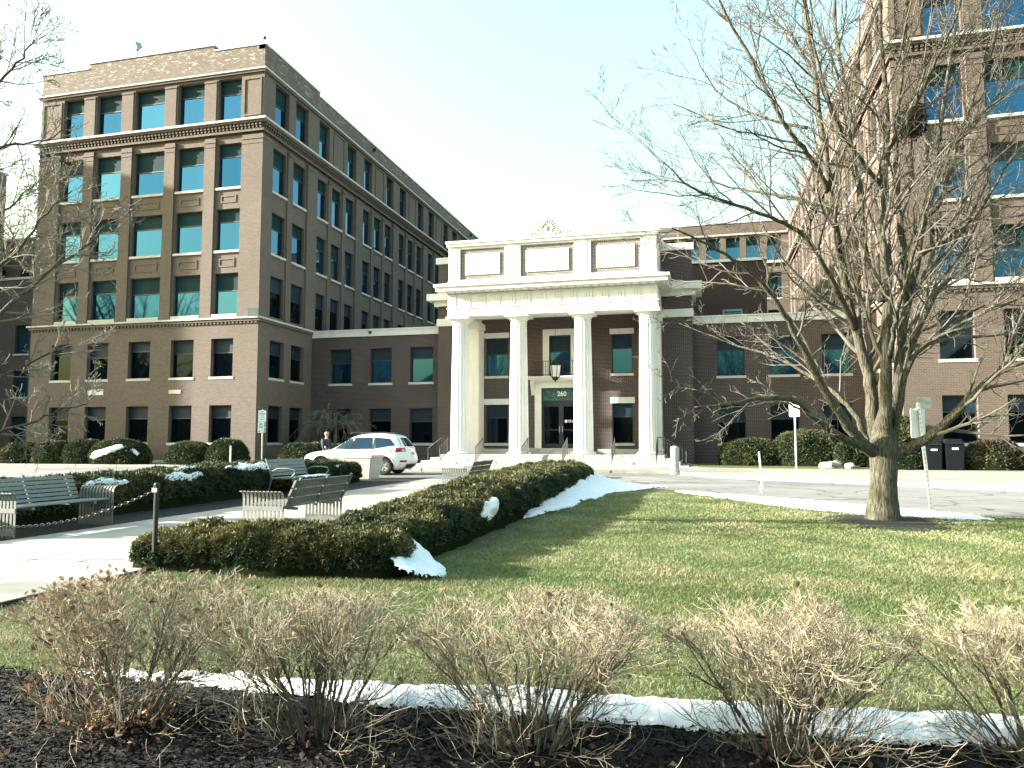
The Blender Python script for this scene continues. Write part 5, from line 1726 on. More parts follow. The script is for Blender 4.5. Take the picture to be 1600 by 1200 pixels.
# limbs: survey points (pixel, pixel, depth offset), start and end radius
LIMBS = [
 ([(1372, 712, 0), (1340, 694, -.3), (1317, 684, -.5), (1278, 657, -.9), (1240, 626, -1.3), (1195, 622, -1.6), (1140, 632, -1.9), (1085, 638, -2.1)], .105, .012),
 ([(1370, 712, 0), (1345, 690, -.2), (1313, 649, -.4), (1282, 599, -.6), (1255, 546, -.8), (1225, 490, -1.1), (1180, 430, -1.4), (1120, 390, -1.7), (1050, 355, -2.0)], .115, .012),
 ([(1368, 704, .1), (1350, 680, .2), (1338, 650, .3), (1309, 618, .5), (1270, 590, .9), (1215, 560, 1.4), (1150, 540, 1.9), (1060, 505, 2.3)], .075, .010),
 ([(1374, 708, .1), (1364, 660, .15), (1359, 600, .2), (1343, 534, .3), (1326, 469, .3), (1313, 400, .3), (1297, 300, .2), (1282, 183, .1), (1265, 67, 0), (1250, -60, -.1), (1235, -220, -.2)], .135, .018),
 ([(1340, 520, .3), (1300, 440, -.2), (1262, 375, -.6), (1215, 345, -1.0), (1150, 320, -1.4), (1085, 295, -1.6), (1030, 250, -1.8)], .065, .010),
 ([(1384, 706, -.1), (1384, 640, -.2), (1383, 553, -.3), (1386, 457, -.3), (1378, 367, -.3), (1381, 283, -.35), (1387, 200, -.4), (1380, 90, -.5), (1372, -20, -.6), (1366, -180, -.6)], .13, .018),
 ([(1379, 470, -.3), (1352, 400, -.1), (1343, 300, .1), (1327, 217, .3), (1322, 150, .4), (1308, 67, .5), (1300, -40, .6), (1290, -170, .7)], .09, .014),
 ([(1330, 230, .3), (1300, 170, .6), (1270, 110, 1.0), (1240, 60, 1.3), (1205, 20, 1.6), (1190, -60, 1.9)], .05, .010),
 ([(1296, 300, .2), (1262, 240, -.1), (1222, 190, -.4), (1175, 95, -.7), (1125, 5, -1.0), (1095, -80, -1.2)], .06, .010),
 ([(1262, 200, .2), (1215, 190, .5), (1160, 170, .9), (1110, 130, 1.2), (1075, 60, 1.4)], .035, .008),
 ([(1300, 330, .2), (1245, 310, .6), (1185, 300, 1.0), (1110, 280, 1.4), (1060, 200, 1.7)], .04, .008),
 ([(1392, 704, .0), (1395, 668, 0), (1401, 615, .1), (1409, 526, .2), (1420, 469, .3), (1434, 400, .4), (1448, 320, .5), (1462, 240, .6), (1478, 140, .8), (1492, 40, 1.0), (1505, -100, 1.2)], .125, .016),
 ([(1418, 470, .3), (1412, 400, .1), (1403, 300, -.1), (1400, 200, -.3), (1410, 110, -.4), (1418, 0, -.6), (1428, -120, -.7)], .075, .012),
 ([(1397, 690, -.1), (1404, 640, -.2), (1424, 561, -.4), (1470, 523, -.6), (1531, 492, -.9), (1600, 462, -1.2), (1680, 430, -1.5)], .075, .012),
 ([(1400, 660, .1), (1412, 580, .3), (1455, 469, .6), (1500, 423, .9), (1531, 398, 1.1), (1590, 350, 1.5), (1660, 300, 1.9)], .085, .012),
 ([(1394, 716, -.1), (1425, 699, -.3), (1455, 680, -.5), (1489, 648, -.7), (1524, 613, -.9), (1566, 572, -1.1), (1605, 534, -1.4), (1670, 470, -1.7), (1740, 400, -2.0)], .115, .014),
 ([(1445, 340, .5), (1470, 310, .4), (1500, 210, .2), (1523, 143, .1), (1555, 60, -.1), (1580, -50, -.3)], .065, .010),
 ([(1460, 260, .6), (1495, 220, 1.0), (1540, 170, 1.4), (1600, 130, 1.8), (1660, 70, 2.1)], .045, .009),
 ([(1436, 400, .4), (1480, 370, -.2), (1530, 330, -.7), (1580, 250, -1.1), (1640, 190, -1.5)], .05, .009),
 ([(1384, 300, -.35), (1345, 250, -.8), (1310, 200, -1.2), (1285, 120, -1.5), (1262, 20, -1.8), (1250, -80, -2.0)], .05, .010),
 ([(1390, 230, -.4), (1430, 160, -.9), (1465, 90, -1.3), (1500, 10, -1.7), (1520, -90, -2.0)], .05, .010),
 ([(1366, 600, .2), (1352, 560, .9), (1330, 480, 1.6), (1300, 400, 2.1), (1270, 330, 2.5), (1250, 240, 2.8)], .06, .010),
 ([(1400, 600, .1), (1425, 520, 1.0), (1450, 450, 1.8), (1480, 360, 2.4), (1520, 280, 2.9)], .06, .010),
 ([(1390, 560, -.3), (1400, 500, -1.0), (1420, 420, -1.7), (1440, 350, -2.2), (1470, 260, -2.6)], .05, .010),
]
for li, (pp, r0, r1) in enumerate(LIMBS):
    pts = smooth_curve([at(x, y, D0 + dz) for x, y, dz in pp], 5 * (len(pp) - 1))
    for i in range(3, len(pts)):
        pts[i] += G.rv() * .018
    L = sum((pts[i + 1] - pts[i]).length for i in range(len(pts) - 1))
    r0 *= 1.02
    rad = [r0 + (r1 - r0) * (i / (len(pts) - 1)) ** .8 for i in range(len(pts))]
    MB().tube(pts, rad, 12 if r0 > .07 else 8).build('limb', M['bark'], tree, True)
    G.kids(pts, rad, 2.4 + .22 * L, 0, 3, .16, .2, (int((2.1 if li < 3 else 3.6) * L ** .8), 8, 6), (.50 if li < 3 else .60, .45, .42), .0038, 2, t0=.34 if li < 3 else .2)
    # short spurs hugging the limb
    for q in range(int(L * 2)):
        i = G.R.randrange(len(pts) // 6, len(pts) - 1)
        G.branch(pts[i], G.rv() + Vector((0, 0, .5)), G.R.uniform(.12, .5), .006, 3, 3, .2, .3, rmin=.0038)
b_ = G.thick.build('branches', M['twig'], tree); b_['kind'] = 'stuff'
b_ = G.thin.build('twigs', M['twig'], tree); b_['kind'] = 'stuff'
print('main tree faces', len(G.thick.f), len(G.thin.f))
# squirrel drey in the crown
nest = thing('leaf_nest', 'dark ball of dead leaves lodged high in the big tree', 'nest', at(1424, 205, D0 - .1))
nc = at(1424, 190, D0 - .1)
nv = []
n = 900
dirs = rng.normal(size=(n, 3)); dirs /= np.linalg.norm(dirs, axis=1)[:, None]
pos = np.array(nc) + dirs * np.array([.27, .27, .36]) * rng.uniform(.35, 1.05, (n, 1))
tt = rng.normal(size=(n, 3)); tt /= np.linalg.norm(tt, axis=1)[:, None]
ss = np.cross(tt, dirs); ss /= np.linalg.norm(ss, axis=1)[:, None] + 1e-6
sz = rng.uniform(.04, .1, (n, 1))
V = np.stack([pos - ss * sz * .5, pos + ss * sz * .5, pos + tt * sz], 1).reshape(-1, 3)
cl = np.repeat(np.array([[.05, .04, .03]]) * rng.uniform(.4, 1.6, (n, 1)), 3, 0)
V -= np.array(nc)
o = link_mesh('leaf_ball', tri_mesh('leaf_ball', V, cl), M['deadleaf'], nest, nc); o['kind'] = 'stuff'

def bare_tree(label, x, y, h, seed, spread=1.0, group=None, lean=(0, 0), r=.3, dens=1.0, fork=.2, src=None):
    z = gz(y)
    t = thing('bare_tree', label, 'tree', (x, y, z), 0, group)
    g = Grow(seed)
    tb = Vector((x, y, z - .1)); tf = Vector((x + lean[0], y + lean[1], z + h * fork))
    MB().tube([tb, tb.lerp(tf, .1), tb.lerp(tf, .5), tf], [r * 1.3, r, r * .85, r * .8], 12).build('trunk', M['bark'], t, True)
    nl = 7
    for k in range(nl):
        a = 2 * pi * (k + g.R.random() * .7) / nl
        el = g.R.uniform(.5, 1.3) if k else 1.5
        d = Vector((cos(a) * cos(el) * spread, sin(a) * cos(el) * spread, sin(el)))
        pts = [tf + Vector((0, 0, -.3))]
        L = h * g.R.uniform(.55, .78)
        for i in range(9):
            d = (d + g.rv() * .13 + Vector((0, 0, .05))).normalized(); pts.append(pts[-1] + d * (L / 9))
        rad = [r * .55 * (1 - .92 * i / 9) + .01 for i in range(10)]
        MB().tube(pts, rad, 8).build('limb', M['bark'], t, True)
        g.kids(pts, rad, L * .62, 0, 3, .15, .2, (int(13 * dens), 7, 5), (.55, .45, .45), .007, 2)
    b = g.thick.build('branches', M['twig_dark'], t); b['kind'] = 'stuff'
    b = g.thin.build('twigs', M['twig_dark'], t); b['kind'] = 'stuff'
    return t
def copy_tree(o, parent=None):
    c = o.copy(); COL.objects.link(c); c.parent = parent
    for ch in o.children: copy_tree(ch, c)
    return c

# the tree whose branches reach in from the left
lt = thing('bare_tree', 'bare tree beyond the left edge, its branches reaching over the left block', 'tree', (-14.9, 10.3, gz(10.3)))
G2 = Grow(23)
tb = Vector((-14.9, 10.3, gz(10) - .1))
DL = 13.2
MB().tube([tb, tb + Vector((0, 0, .3)), tb + Vector((.05, 0, 1.2)), tb + Vector((.15, .05, 2.6)), tb + Vector((.1, .1, 4.4))], [.36, .28, .25, .22, .17], 14).build('trunk', M['bark'], lt, True)
t1 = tb + Vector((.1, 0, 1.7)); t2 = tb + Vector((.15, .05, 2.8)); t3 = tb + Vector((.1, .1, 4.2))
for st, pp, r0 in ((t1, [(-60, 690, 0), (10, 672, .2), (60, 655, .3), (100, 640, .4), (135, 630, .5)], .05),
                   (t1, [(-90, 640, .2), (-20, 600, .4), (40, 570, .7), (90, 545, .9), (125, 540, 1.0)], .05),
                   (t2, [(-80, 560, 0), (0, 490, .2), (60, 440, .3), (110, 400, .4), (150, 370, .5), (178, 330, .6)], .07),
                   (t2, [(-100, 480, -.4), (-20, 430, -.6), (30, 390, -.8), (75, 330, -1.0), (110, 300, -1.1)], .06),
                   (t2, [(-110, 420, .5), (-40, 360, .9), (0, 335, 1.2), (50, 290, 1.5), (90, 262, 1.7)], .05),
                   (t3, [(-120, 330, 0), (-40, 260, .1), (10, 228, .2), (60, 222, .3), (110, 200, .4)], .06),
                   (t3, [(-130, 260, -.5), (-60, 180, -.7), (0, 130, -.9), (35, 90, -1.0), (55, 60, -1.1)], .06),
                   (t3, [(-160, 240, .3), (-110, 120, .6), (-70, 20, .8), (-40, -80, 1.0)], .08),
                   (t3, [(-190, 260, .3), (-220, 120, .6), (-250, 0, .8), (-270, -120, 1.0)], .08),
                   (t3, [(-200, 300, -.3), (-290, 200, -.9), (-360, 90, -1.4)], .07),
                   (t2, [(-230, 450, -.6), (-330, 400, -1.4), (-420, 330, -2.0)], .07)):
    pts = smooth_curve([st] + [at(x, y, DL + dz) for x, y, dz in pp], 4 * len(pp))
    for i in range(3, len(pts)): pts[i] += G2.rv() * .03
    L = sum((pts[i + 1] - pts[i]).length for i in range(len(pts) - 1))
    rad = [r0 + (.008 - r0) * (i / (len(pts) - 1)) ** .7 for i in range(len(pts))]
    MB().tube(pts, rad, 8).build('limb', M['bark'], lt, True)
    G2.kids(pts, rad, 1.5 + .2 * L, 0, 3, .12, .22, (int(3.6 * L), 8, 5), (.42, .45, .45), .0045, 2, t0=.3)
b_ = G2.thick.build('branches', M['twig_left'], lt); b_['kind'] = 'stuff'
b_ = G2.thin.build('twigs', M['twig_left'], lt); b_['kind'] = 'stuff'
print('left tree faces', len(G2.thick.f), len(G2.thin.f))

# weeping ornamental tree behind the car
wt = thing('weeping_tree', 'dark weeping ornamental tree behind the white car', 'tree', (-20.6, 39.6, gz(38) + .12))
G3 = Grow(31)
b0 = Vector((-20.6, 39.6, gz(38)))
MB().tube([b0, b0 + Vector((.05, 0, .9)), b0 + Vector((0, .05, 1.9))], [.12, .09, .08], 9).build('trunk', M['bark'], wt, True)
for k in range(17):
    a = 2 * pi * k / 17 + G3.R.random() * .3
    R_ = G3.R.uniform(1.8, 3.6); hz = G3.R.uniform(.5, 1.7)
    pts = []
    for i in range(10):
        t = i / 9
        pts.append(b0 + Vector((cos(a) * R_ * t * .95, sin(a) * R_ * .55 * t, 1.8 + hz * sin(pi * min(1, t * .95)) * .9 - .7 * t ** 3)) + G3.rv() * .05)
    rad = [.045 * (1 - .85 * i / 9) + .006 for i in range(10)]
    MB().tube(pts, rad, 6).build('limb', M['bark'], wt, True)
    G3.kids(pts, rad, 1.5, 1, 3, -.25, .25, (9, 9, 6), (.5, .5, .5), .009, 2)
b_ = G3.thin.build('twigs', M['twig_dark'], wt); b_['kind'] = 'stuff'

# ------------------------------------------------------------------ evergreen hedges and bushes
def tuft_mesh(name, pos, nrm, size, colr, per=3, seed=0, spread=.9):
    r = np.random.default_rng(seed)
    n = len(pos)
    P_ = np.repeat(pos, per, 0); Nn = np.repeat(nrm, per, 0); S_ = np.repeat(size, per)[:, None]
    d = Nn * .8 + r.normal(size=P_.shape) * spread
    d /= np.linalg.norm(d, axis=1)[:, None]
    s = np.cross(d, r.normal(size=P_.shape)); s /= np.linalg.norm(s, axis=1)[:, None] + 1e-9
    L = S_ * r.uniform(.6, 1.3, (len(P_), 1))
    V = np.stack([P_ - s * L * .22, P_ + s * L * .22, P_ + d * L], 1).reshape(-1, 3)
    C = np.repeat(np.repeat(colr, per, 0) * r.uniform(.7, 1.3, (len(P_), 1)), 3, 0)
    return V, C

def nz3(p, sc):
    return noise.noise(Vector((p[0] * sc, p[1] * sc, p[2] * sc)))

def palette(pos, top, greens, golds, gold_amt, seed):
    r = np.random.default_rng(seed)
    n = len(pos)
    g = np.array(greens); o = np.array(golds)
    base = g[r.integers(0, len(g), n)]
    gl = o[r.integers(0, len(o), n)]
    f = np.array([nz3(p, 1.3) for p in pos]) * .9 + top * gold_amt + r.normal(size=n) * .12  # golder on upward faces: bronze tips plus sunlight put into the colour
    f = np.clip(f, 0, 1)[:, None]
    return base * (1 - f) + gl * f

GREENS = [(.026, .044, .018), (.034, .055, .022), (.018, .033, .015), (.046, .064, .027)]
GOLDS = [(.19, .15, .05), (.15, .135, .048), (.12, .125, .045), (.21, .16, .065)]

def hedge(label, line, n_tuft, size, gold=.5, seed=1, group=None, cat='hedge', nm='clipped_hedge', power=(.55, .5)):
    """line: (x, y, half width, height) stations"""
    L = [0.0]
    for a, b in zip(line, line[1:]): L.append(L[-1] + hypot(b[0] - a[0], b[1] - a[1]))
    tot = L[-1]
    def station(s):
        s = min(max(s, 0), tot)
        for i in range(len(L) - 1):
            if s <= L[i + 1] or i == len(L) - 2:
                t = (s - L[i]) / (L[i + 1] - L[i]); a, b = line[i], line[i + 1]
                v = [a[k] + (b[k] - a[k]) * t for k in range(4)]
                d = Vector((b[0] - a[0], b[1] - a[1])).normalized()
                return v, d
    def surf(s, th, k=1.0):
        v, d = station(s)
        e = max(0.0, min(s, tot - s))
        rnd = min(1.0, e / (v[2] * .7)) if v[2] > 0 else 1
        rnd = (1 - (1 - rnd) ** 3) ** .5
        hw = v[2] * (.25 + .75 * rnd) * k; hh = v[3] * (.55 + .45 * rnd) * k
        c, s_ = cos(th), sin(th)
        off = hw * math.copysign(abs(c) ** power[0], c); z = hh * abs(s_) ** power[1]
        n2 = Vector((-d.y, d.x))
        p = Vector((v[0] + n2.x * off, v[1] + n2.y * off, gz(v[1]) + z))
        nn = Vector((n2.x * c, n2.y * c, s_ * 1.1)).normalized()
        b = .09 * nz3(p, 2.1) + .065 * nz3(p, 5.0) + .04 * nz3(p, 11.0)
        return p + nn * b, nn
    ns, nt = max(8, int(tot / .12)), 18
    mb = MB()
    vs = [surf(tot * i / ns, pi * j / nt, .94)[0] for i in range(ns + 1) for j in range(nt + 1)]
    fs = [(i * (nt + 1) + j, i * (nt + 1) + j + 1, (i + 1) * (nt + 1) + j + 1, (i + 1) * (nt + 1) + j) for i in range(ns) for j in range(nt)]
    fs += [tuple(range(nt + 1)), tuple(range(ns * (nt + 1) + nt, ns * (nt + 1) - 1, -1))]
    mb.add(vs, fs)
    c0 = line[len(line) // 2]
    t = thing(nm, label, cat, (c0[0], c0[1], gz(c0[1])), 0, group)
    mb.build('dark_core', M['core'], t, True)  # solid dark shell behind the leaves, standing for inner shade
    r = random.Random(seed)
    P_, Nn, Sz = [], [], []
    for k in range(n_tuft):
        s = tot * r.random(); th = pi * (r.random() * .96 + .02)
        p, nn = surf(s, th)
        depth = r.random() ** 3 * .07
        P_.append(tuple(p - nn * depth)); Nn.append(tuple(nn))
        dist = hypot(p.x, p.y)
        Sz.append(size * (1 + max(0, dist - 9) * .05) * r.uniform(.8, 1.2))
    # end faces
    for e in (0.0, tot):
        v, d = station(e)
        sg = -1 if e == 0 else 1
        for k in range(int(n_tuft * .45 * v[2] * 2 * v[3] / max(.5, tot * (v[2] * 2 + v[3] * 2)))):
            off = r.uniform(-.35, .35) * v[2]; z = r.random() * v[3] * .5
            p = Vector((v[0] - d.y * off, v[1] + d.x * off, gz(v[1]) + z))
            P_.append(tuple(p)); Nn.append((d.x * sg, d.y * sg, .2)); Sz.append(size)
    P_, Nn, Sz = np.array(P_), np.array(Nn), np.array(Sz)
    top = np.clip(Nn[:, 2], 0, 1) - .45
    C = palette(P_, top, GREENS, GOLDS, gold, seed)
    V, CC = tuft_mesh('foliage', P_, Nn, Sz, C, 4, seed)
    c = V.mean(0); c[2] = gz(c0[1])
    o = link_mesh('foliage', tri_mesh('foliage', V - c, CC), M['leaf'], t, c); o['kind'] = 'stuff'
    return t, surf, tot

hedge('low bronze-green hedge across the front, beside the chain post', [(-6.45, 7.72, .38, .36), (-5.6, 7.78, .52, .46), (-4.4, 7.82, .55, .50), (-3.5, 7.9, .5, .46), (-3.15, 7.95, .4, .36)], 16000, .044, .95, 3)
_, surf_long, tot_long = hedge('long yew hedge running back toward the portico, snow along its right side',
      [(-4.0, 8.35, .70, .46), (-4.0, 10, .74, .54), (-4.05, 12, .80, .60), (-4.15, 15, .88, .66), (-4.3, 18, .95, .70), (-4.4, 21, 1.0, .72), (-4.45, 23.6, .98, .72), (-4.5, 25.6, .8, .55)], 42000, .046, .7, 4)
_, surf_left, tot_left = hedge('snow-patched yew hedge behind the benches on the far side of the walk',
      [(-12.0, 6.0, .85, .62), (-12.0, 9, .9, .68), (-11.95, 13, .9, .76), (-12.0, 17, .92, .80), (-12.15, 21, .9, .78), (-12.3, 24.4, .8, .64)], 34000, .046, .15, 5)

def bush(label, x, y, rx, ry, h, n, size, gold, seed, nm='round_bush', group=None, lift=.12, cols=None):
    t = thing(nm, label, 'bush', (x, y, gz(y) + lift), 0, group)
    r = random.Random(seed)
    def S_(a, b, k=1):
        ca = cos(b)
        p = Vector((x + rx * math.copysign(abs(cos(a) * ca) ** .8, cos(a)) * k, y + ry * math.copysign(abs(sin(a) * ca) ** .8, sin(a)) * k, gz(y) + lift + h * max(0, sin(b)) ** .7 * k))
        nn = Vector((cos(a) * ca / rx, sin(a) * ca / ry, sin(b) / h)).normalized()
        bb = .10 * nz3(p, 1.7) + .05 * nz3(p, 5)
        return p + nn * bb, nn
    mb = MB()
    A_, B_ = 24, 9
    vs = [S_(2 * pi * i / A_, pi / 2 * j / B_, .95)[0] for j in range(B_ + 1) for i in range(A_)]
    mb.add(vs, [(j * A_ + i, j * A_ + (i + 1) % A_, (j + 1) * A_ + (i + 1) % A_, (j + 1) * A_ + i) for j in range(B_) for i in range(A_)])
    mb.build('dark_core', M['core'], t, True)
    P_, Nn = [], []
    for k in range(n):
        p, nn = S_(2 * pi * r.random(), math.asin(r.random() ** .8))
        P_.append(tuple(p - nn * (r.random() ** 2 * .06))); Nn.append(tuple(nn))
    P_, Nn = np.array(P_), np.array(Nn)
    C = palette(P_, np.clip(Nn[:, 2], 0, 1) - .5, cols or GREENS, GOLDS, gold, seed)
    V, CC = tuft_mesh('foliage', P_, Nn, np.full(len(P_), size), C, 3, seed)
    c = np.array((x, y, gz(y) + lift))
    o = link_mesh('foliage', tri_mesh('foliage', V - c, CC), M['leaf'], t, c); o['kind'] = 'stuff'
    return S_
B = 'clipped bushes before the left block'
bush('leftmost clipped bush before the left block, at the photo edge', -37.6, 34.9, 1.3, .9, 1.15, 2600, .10, .1, 41, group=B)
bush('second clipped bush from the left edge before the left block', -35.4, 34.9, 1.2, .9, 1.25, 2600, .10, .1, 42, group=B)
bush('third clipped bush from the left edge before the left block', -33.4, 35.0, 1.2, .95, 1.3, 2600, .10, .1, 43, group=B)
bush('large dark bush with a slope of snow before the left block', -31.0, 34.9, 1.75, 1.0, 1.35, 4200, .10, .1, 44, group=B)
bush('yellowish clipped bush between the bare plinth and the parking sign', -26.7, 35.2, 1.35, .95, 1.2, 3200, .10, .45, 45, group=B)
bush('round bush behind the parking sign pole', -24.3, 34.9, 1.05, .95, 1.3, 2800, .10, .3, 46, group=B)
bush('dark low bush against the left wing behind the car bonnet', -21.2, 37.5, 1.6, .9, 1.15, 2600, .10, .0, 47)
bush('dark low bush against the left wing behind the car tail', -16.7, 39.5, .95, 1.0, 1.35, 2400, .10, .0, 48)
bush('dark spreading yew under the right wing windows, nearer the portico', 2.3, 40.2, 1.7, 1.1, 1.35, 4200, .10, .0, 49)
bush('dark spreading yew under the right wing windows, farther from the portico', 5.0, 40.0, 1.9, 1.1, 1.75, 4600, .10, .0, 50)
bush('small golden bush left of the big tree trunk', 6.6, 38.5, .7, .6, 1.2, 1800, .10, .6, 51)
bush('tall rounded evergreen behind the big tree trunk', 8.3, 36.4, .95, .8, 2.3, 4200, .10, .2, 52)
BROWN = [(.06, .05, .035), (.05, .045, .03), (.075, .055, .04), (.04, .04, .025)]
for k, (x, w) in enumerate(((11.9, 1.2), (14.2, 1.3), (16.6, 1.3))):
    bush(['brownish clipped hedge bush right of the bins', 'brownish clipped hedge bush at the right edge of the photo', 'brownish clipped hedge bush just beyond the right edge'][k], x, 36.2, w, .5, 1.3, 2600, .09, .1, 60 + k, 'hedge_bush', cols=BROWN)

def rock(label, x, y, r, seed):
    t_ = MB(); rr = random.Random(seed); sd = rr.random() * 50
    vs = []
    A_, B_ = 14, 8
    for j in range(B_ + 1):
        b = -pi / 5 + (pi / 2 + pi / 5) * j / B_
        for i in range(A_):
            a = 2 * pi * i / A_
            q = Vector((cos(a) * cos(b), sin(a) * cos(b), sin(b)))
            k = r * (1 + .5 * noise.noise(q * 1.6 + Vector((sd, 0, 0))))
            vs.append((x + q.x * k * 1.3, y + q.y * k, gz(y) + .12 + q.z * k * .75))
    t_.add(vs, [(j * A_ + i, j * A_ + (i + 1) % A_, (j + 1) * A_ + (i + 1) % A_, (j + 1) * A_ + i) for j in range(B_) for i in range(A_)])
    t_.f.append(tuple(range(B_ * A_, (B_ + 1) * A_)))
    tag(smooth_by_angle(t_.build('boulder', M['rock'], None), 35), label, 'boulder', 'boulders by the right wing')
rock('larger grey boulder in the grass left of the big trunk', 5.6, 36.9, .42, 1)
rock('smaller flat boulder beside the larger one', 6.35, 36.7, .28, 2)

# ------------------------------------------------------------------ snow
def inside(poly, x, y):
    c = False; n = len(poly)
    for i in range(n):
        x0, y0 = poly[i]; x1, y1 = poly[(i + 1) % n]
        if (y0 > y) != (y1 > y) and x < (x1 - x0) * (y - y0) / (y1 - y0) + x0: c = not c
    return c
def edge_dist(poly, x, y):
    best = 1e9; n = len(poly)
    for i in range(n):
        x0, y0 = poly[i]; x1, y1 = poly[(i + 1) % n]
        dx, dy = x1 - x0, y1 - y0
        t = max(0, min(1, ((x - x0) * dx + (y - y0) * dy) / (dx * dx + dy * dy + 1e-12)))
        best = min(best, hypot(x - x0 - dx * t, y - y0 - dy * t))
    return best
def snow(label, poly, mapper, res, thick, soft, seed=0, ragged=.3):
    """poly in a 2-D chart; mapper(u, v) -> (point, outward normal) on what carries the snow"""
    us = [p[0] for p in poly]; vs_ = [p[1] for p in poly]
    u0, u1, v0, v1 = min(us), max(us), min(vs_), max(vs_)
    nu, nv = int((u1 - u0) / res[0]) + 2, int((v1 - v0) / res[1]) + 2
    idx, vs, fs = {}, [], []
    def node(i, j):
        if (i, j) in idx: return idx[(i, j)]
        u, v = u0 + i * res[0], v0 + j * res[1]
        p, nn = mapper(u, v)
        d = edge_dist(poly, u, v) if inside(poly, u, v) else 0
        h = thick * (1 - math.exp(-d / soft)) * (1 + .55 * nz3((p[0], p[1], p[2] + seed), 4.5)) + .014 * nz3((p[0], p[1], p[2] + seed), 12) + .008 * nz3((p[0], p[1], p[2] + seed), 31)
        if d == 0: h = -.014
        idx[(i, j)] = len(vs); vs.append(tuple(Vector(p) + Vector(nn) * h))
        return idx[(i, j)]
    for i in range(nu):
        for j in range(nv):
            u, v = u0 + (i + .5) * res[0], v0 + (j + .5) * res[1]
            q_ = Vector((u * 10 / (u1 - u0 + .01), v * 10 / (v1 - v0 + .01), seed * 3.1))
            w = ragged * (noise.noise(q_) + .7 * noise.noise(q_ * 2.7) + .5 * noise.noise(q_ * 6.5))
            ins = inside(poly, u, v)
            d = edge_dist(poly, u, v)
            if ins and d > soft * w:
                fs.append((node(i, j), node(i + 1, j), node(i + 1, j + 1), node(i, j + 1)))
    if not fs: return
    o = MB().add(vs, fs).build('snow_patch', M['snow'], None, True)
    return tag(o, label, 'snow', 'patches of old snow')
def on_ground(u, v): return Vector((u, v, gz(v) + .012)), Vector((0, 0, 1))
# ridge of snow along the front bed
top_e = [(-3.95, 4.06), (-3.0, 4.17), (-1.86, 4.27), (-.38, 4.40), (.6, 4.50), (1.6, 4.58), (2.6, 4.68), (3.9, 4.95), (4.8, 5.12)]
bot_e = [(4.8, 5.0), (3.7, 4.66), (2.6, 4.40), (1.5, 4.24), (.95, 4.10), (.4, 4.06), (-.06, 4.02), (-.5, 4.03), (-.95, 3.99), (-1.35, 4.04), (-1.72, 3.95), (-2.3, 3.97), (-2.75, 4.0), (-3.3, 4.05), (-3.6, 4.0)]
snow('long ridge of old snow along the front bed behind the bare shrubs', top_e + bot_e, on_ground, (.022, .016), .075, .07, 1, .12)
# strips on the lawn by the drive
snow('thin snow strip along the drive edge of the lawn, ending behind the tree', [(-.9, 21.9), (.6, 20.75), (2.0, 19.6), (3.2, 18.4), (4.3, 17.2), (5.0, 16.2), (5.1, 15.5), (4.4, 15.35), (3.75, 15.75), (3.0, 16.0), (2.4, 16.6), (1.75, 17.2), (1.0, 18.4), (0.3, 19.6), (-.5, 20.9)], on_ground, (.06, .06), .03, .12, 2, .6)
def on_surf(surf, tot):
    def m(u, v):
        return surf(u, v)
    return m
def hedge_and_ground(u, v):
    """v>0 up the right flank of the long hedge, v<0 out on the lawn beside it; u along"""
    p, n = surf_long(u, max(pi, pi - v) if False else pi - max(0.0, v))
    if v >= 0: return p, n
    return Vector((p.x - v, p.y, gz(p.y) + .01)), Vector((0, 0, 1))
# which side of the hedge is which: the right flank is theta=0 or pi
pA, _ = surf_long(5.0, 0.02); pB, _ = surf_long(5.0, pi - .02)
RIGHT0 = pA.x > pB.x
def flank(surf, right0):
    def m(u, v):
        th = max(0.0, v) if right0 else pi - max(0.0, v)
        p, n = surf(u, th)
        if v >= 0: return p, n
        return Vector((p.x - v, p.y, gz(p.y) + .012)), Vector((0, 0, 1))
    return m
fl_long = flank(surf_long, RIGHT0)
def bank(u, v):
    """old drift leaning on the right flank of the long hedge; u along it, v from the toe (0) up to the hedge (1)"""
    p, n = surf_long(u, .02 if RIGHT0 else pi - .02)
    t = min(1.0, max(0.0, (u - 5.0) / 9.0))
    w = .18 + .95 * t
    top = .12 + .36 * t
    x = p.x + w * (1 - v) - .30 * v
    z = gz(p.y) + .01 + top * max(0.0, v) ** 1.5 + .05 * nz3((u, v * 3, 2), 1.3) * v
    return Vector((x, p.y, z)), Vector((.35, 0, .93)).normalized()
snow('broad drift of snow leaning on the far right flank of the long hedge', [(5.2, .3), (6.0, .75), (6.8, .7), (7.4, .95), (8.6, .85), (9.4, 1.05), (10.6, .95), (11.5, 1.1), (12.8, 1.0), (13.8, 1.12), (15.2, 1.0), (16.4, 1.1), (17.2, .9), (17.4, .4), (17.0, -.1), (16.0, -.55), (15.2, -.9), (14.4, -.5), (13.0, -.12), (11.6, .02), (10.2, -.06), (9.0, .06), (7.8, 0.0), (6.6, .1)], bank, (.035, .025), .03, .10, 3, 1.3)
snow('small snow patch on the flank of the long hedge near the lawn', [(2.6, .35), (3.0, .75), (3.5, .8), (3.7, .45), (3.3, .15), (2.9, .1)], fl_long, (.035, .03), .05, .08, 4, .5)
snow('tiny snow patch high on the long hedge flank', [(5.0, .8), (5.4, 1.0), (5.8, .95), (5.7, .7), (5.3, .6)], fl_long, (.035, .03), .04, .08, 5, .5)
def notch(u, v):
    k = min(1.0, max(0.0, (-2.72 - u) / .75))
    return Vector((u, v, gz(v) + .01 + .36 * k ** 1.2 + .03 * nz3((u, v, 1), 4))), Vector((.42, -.3, .86)).normalized()
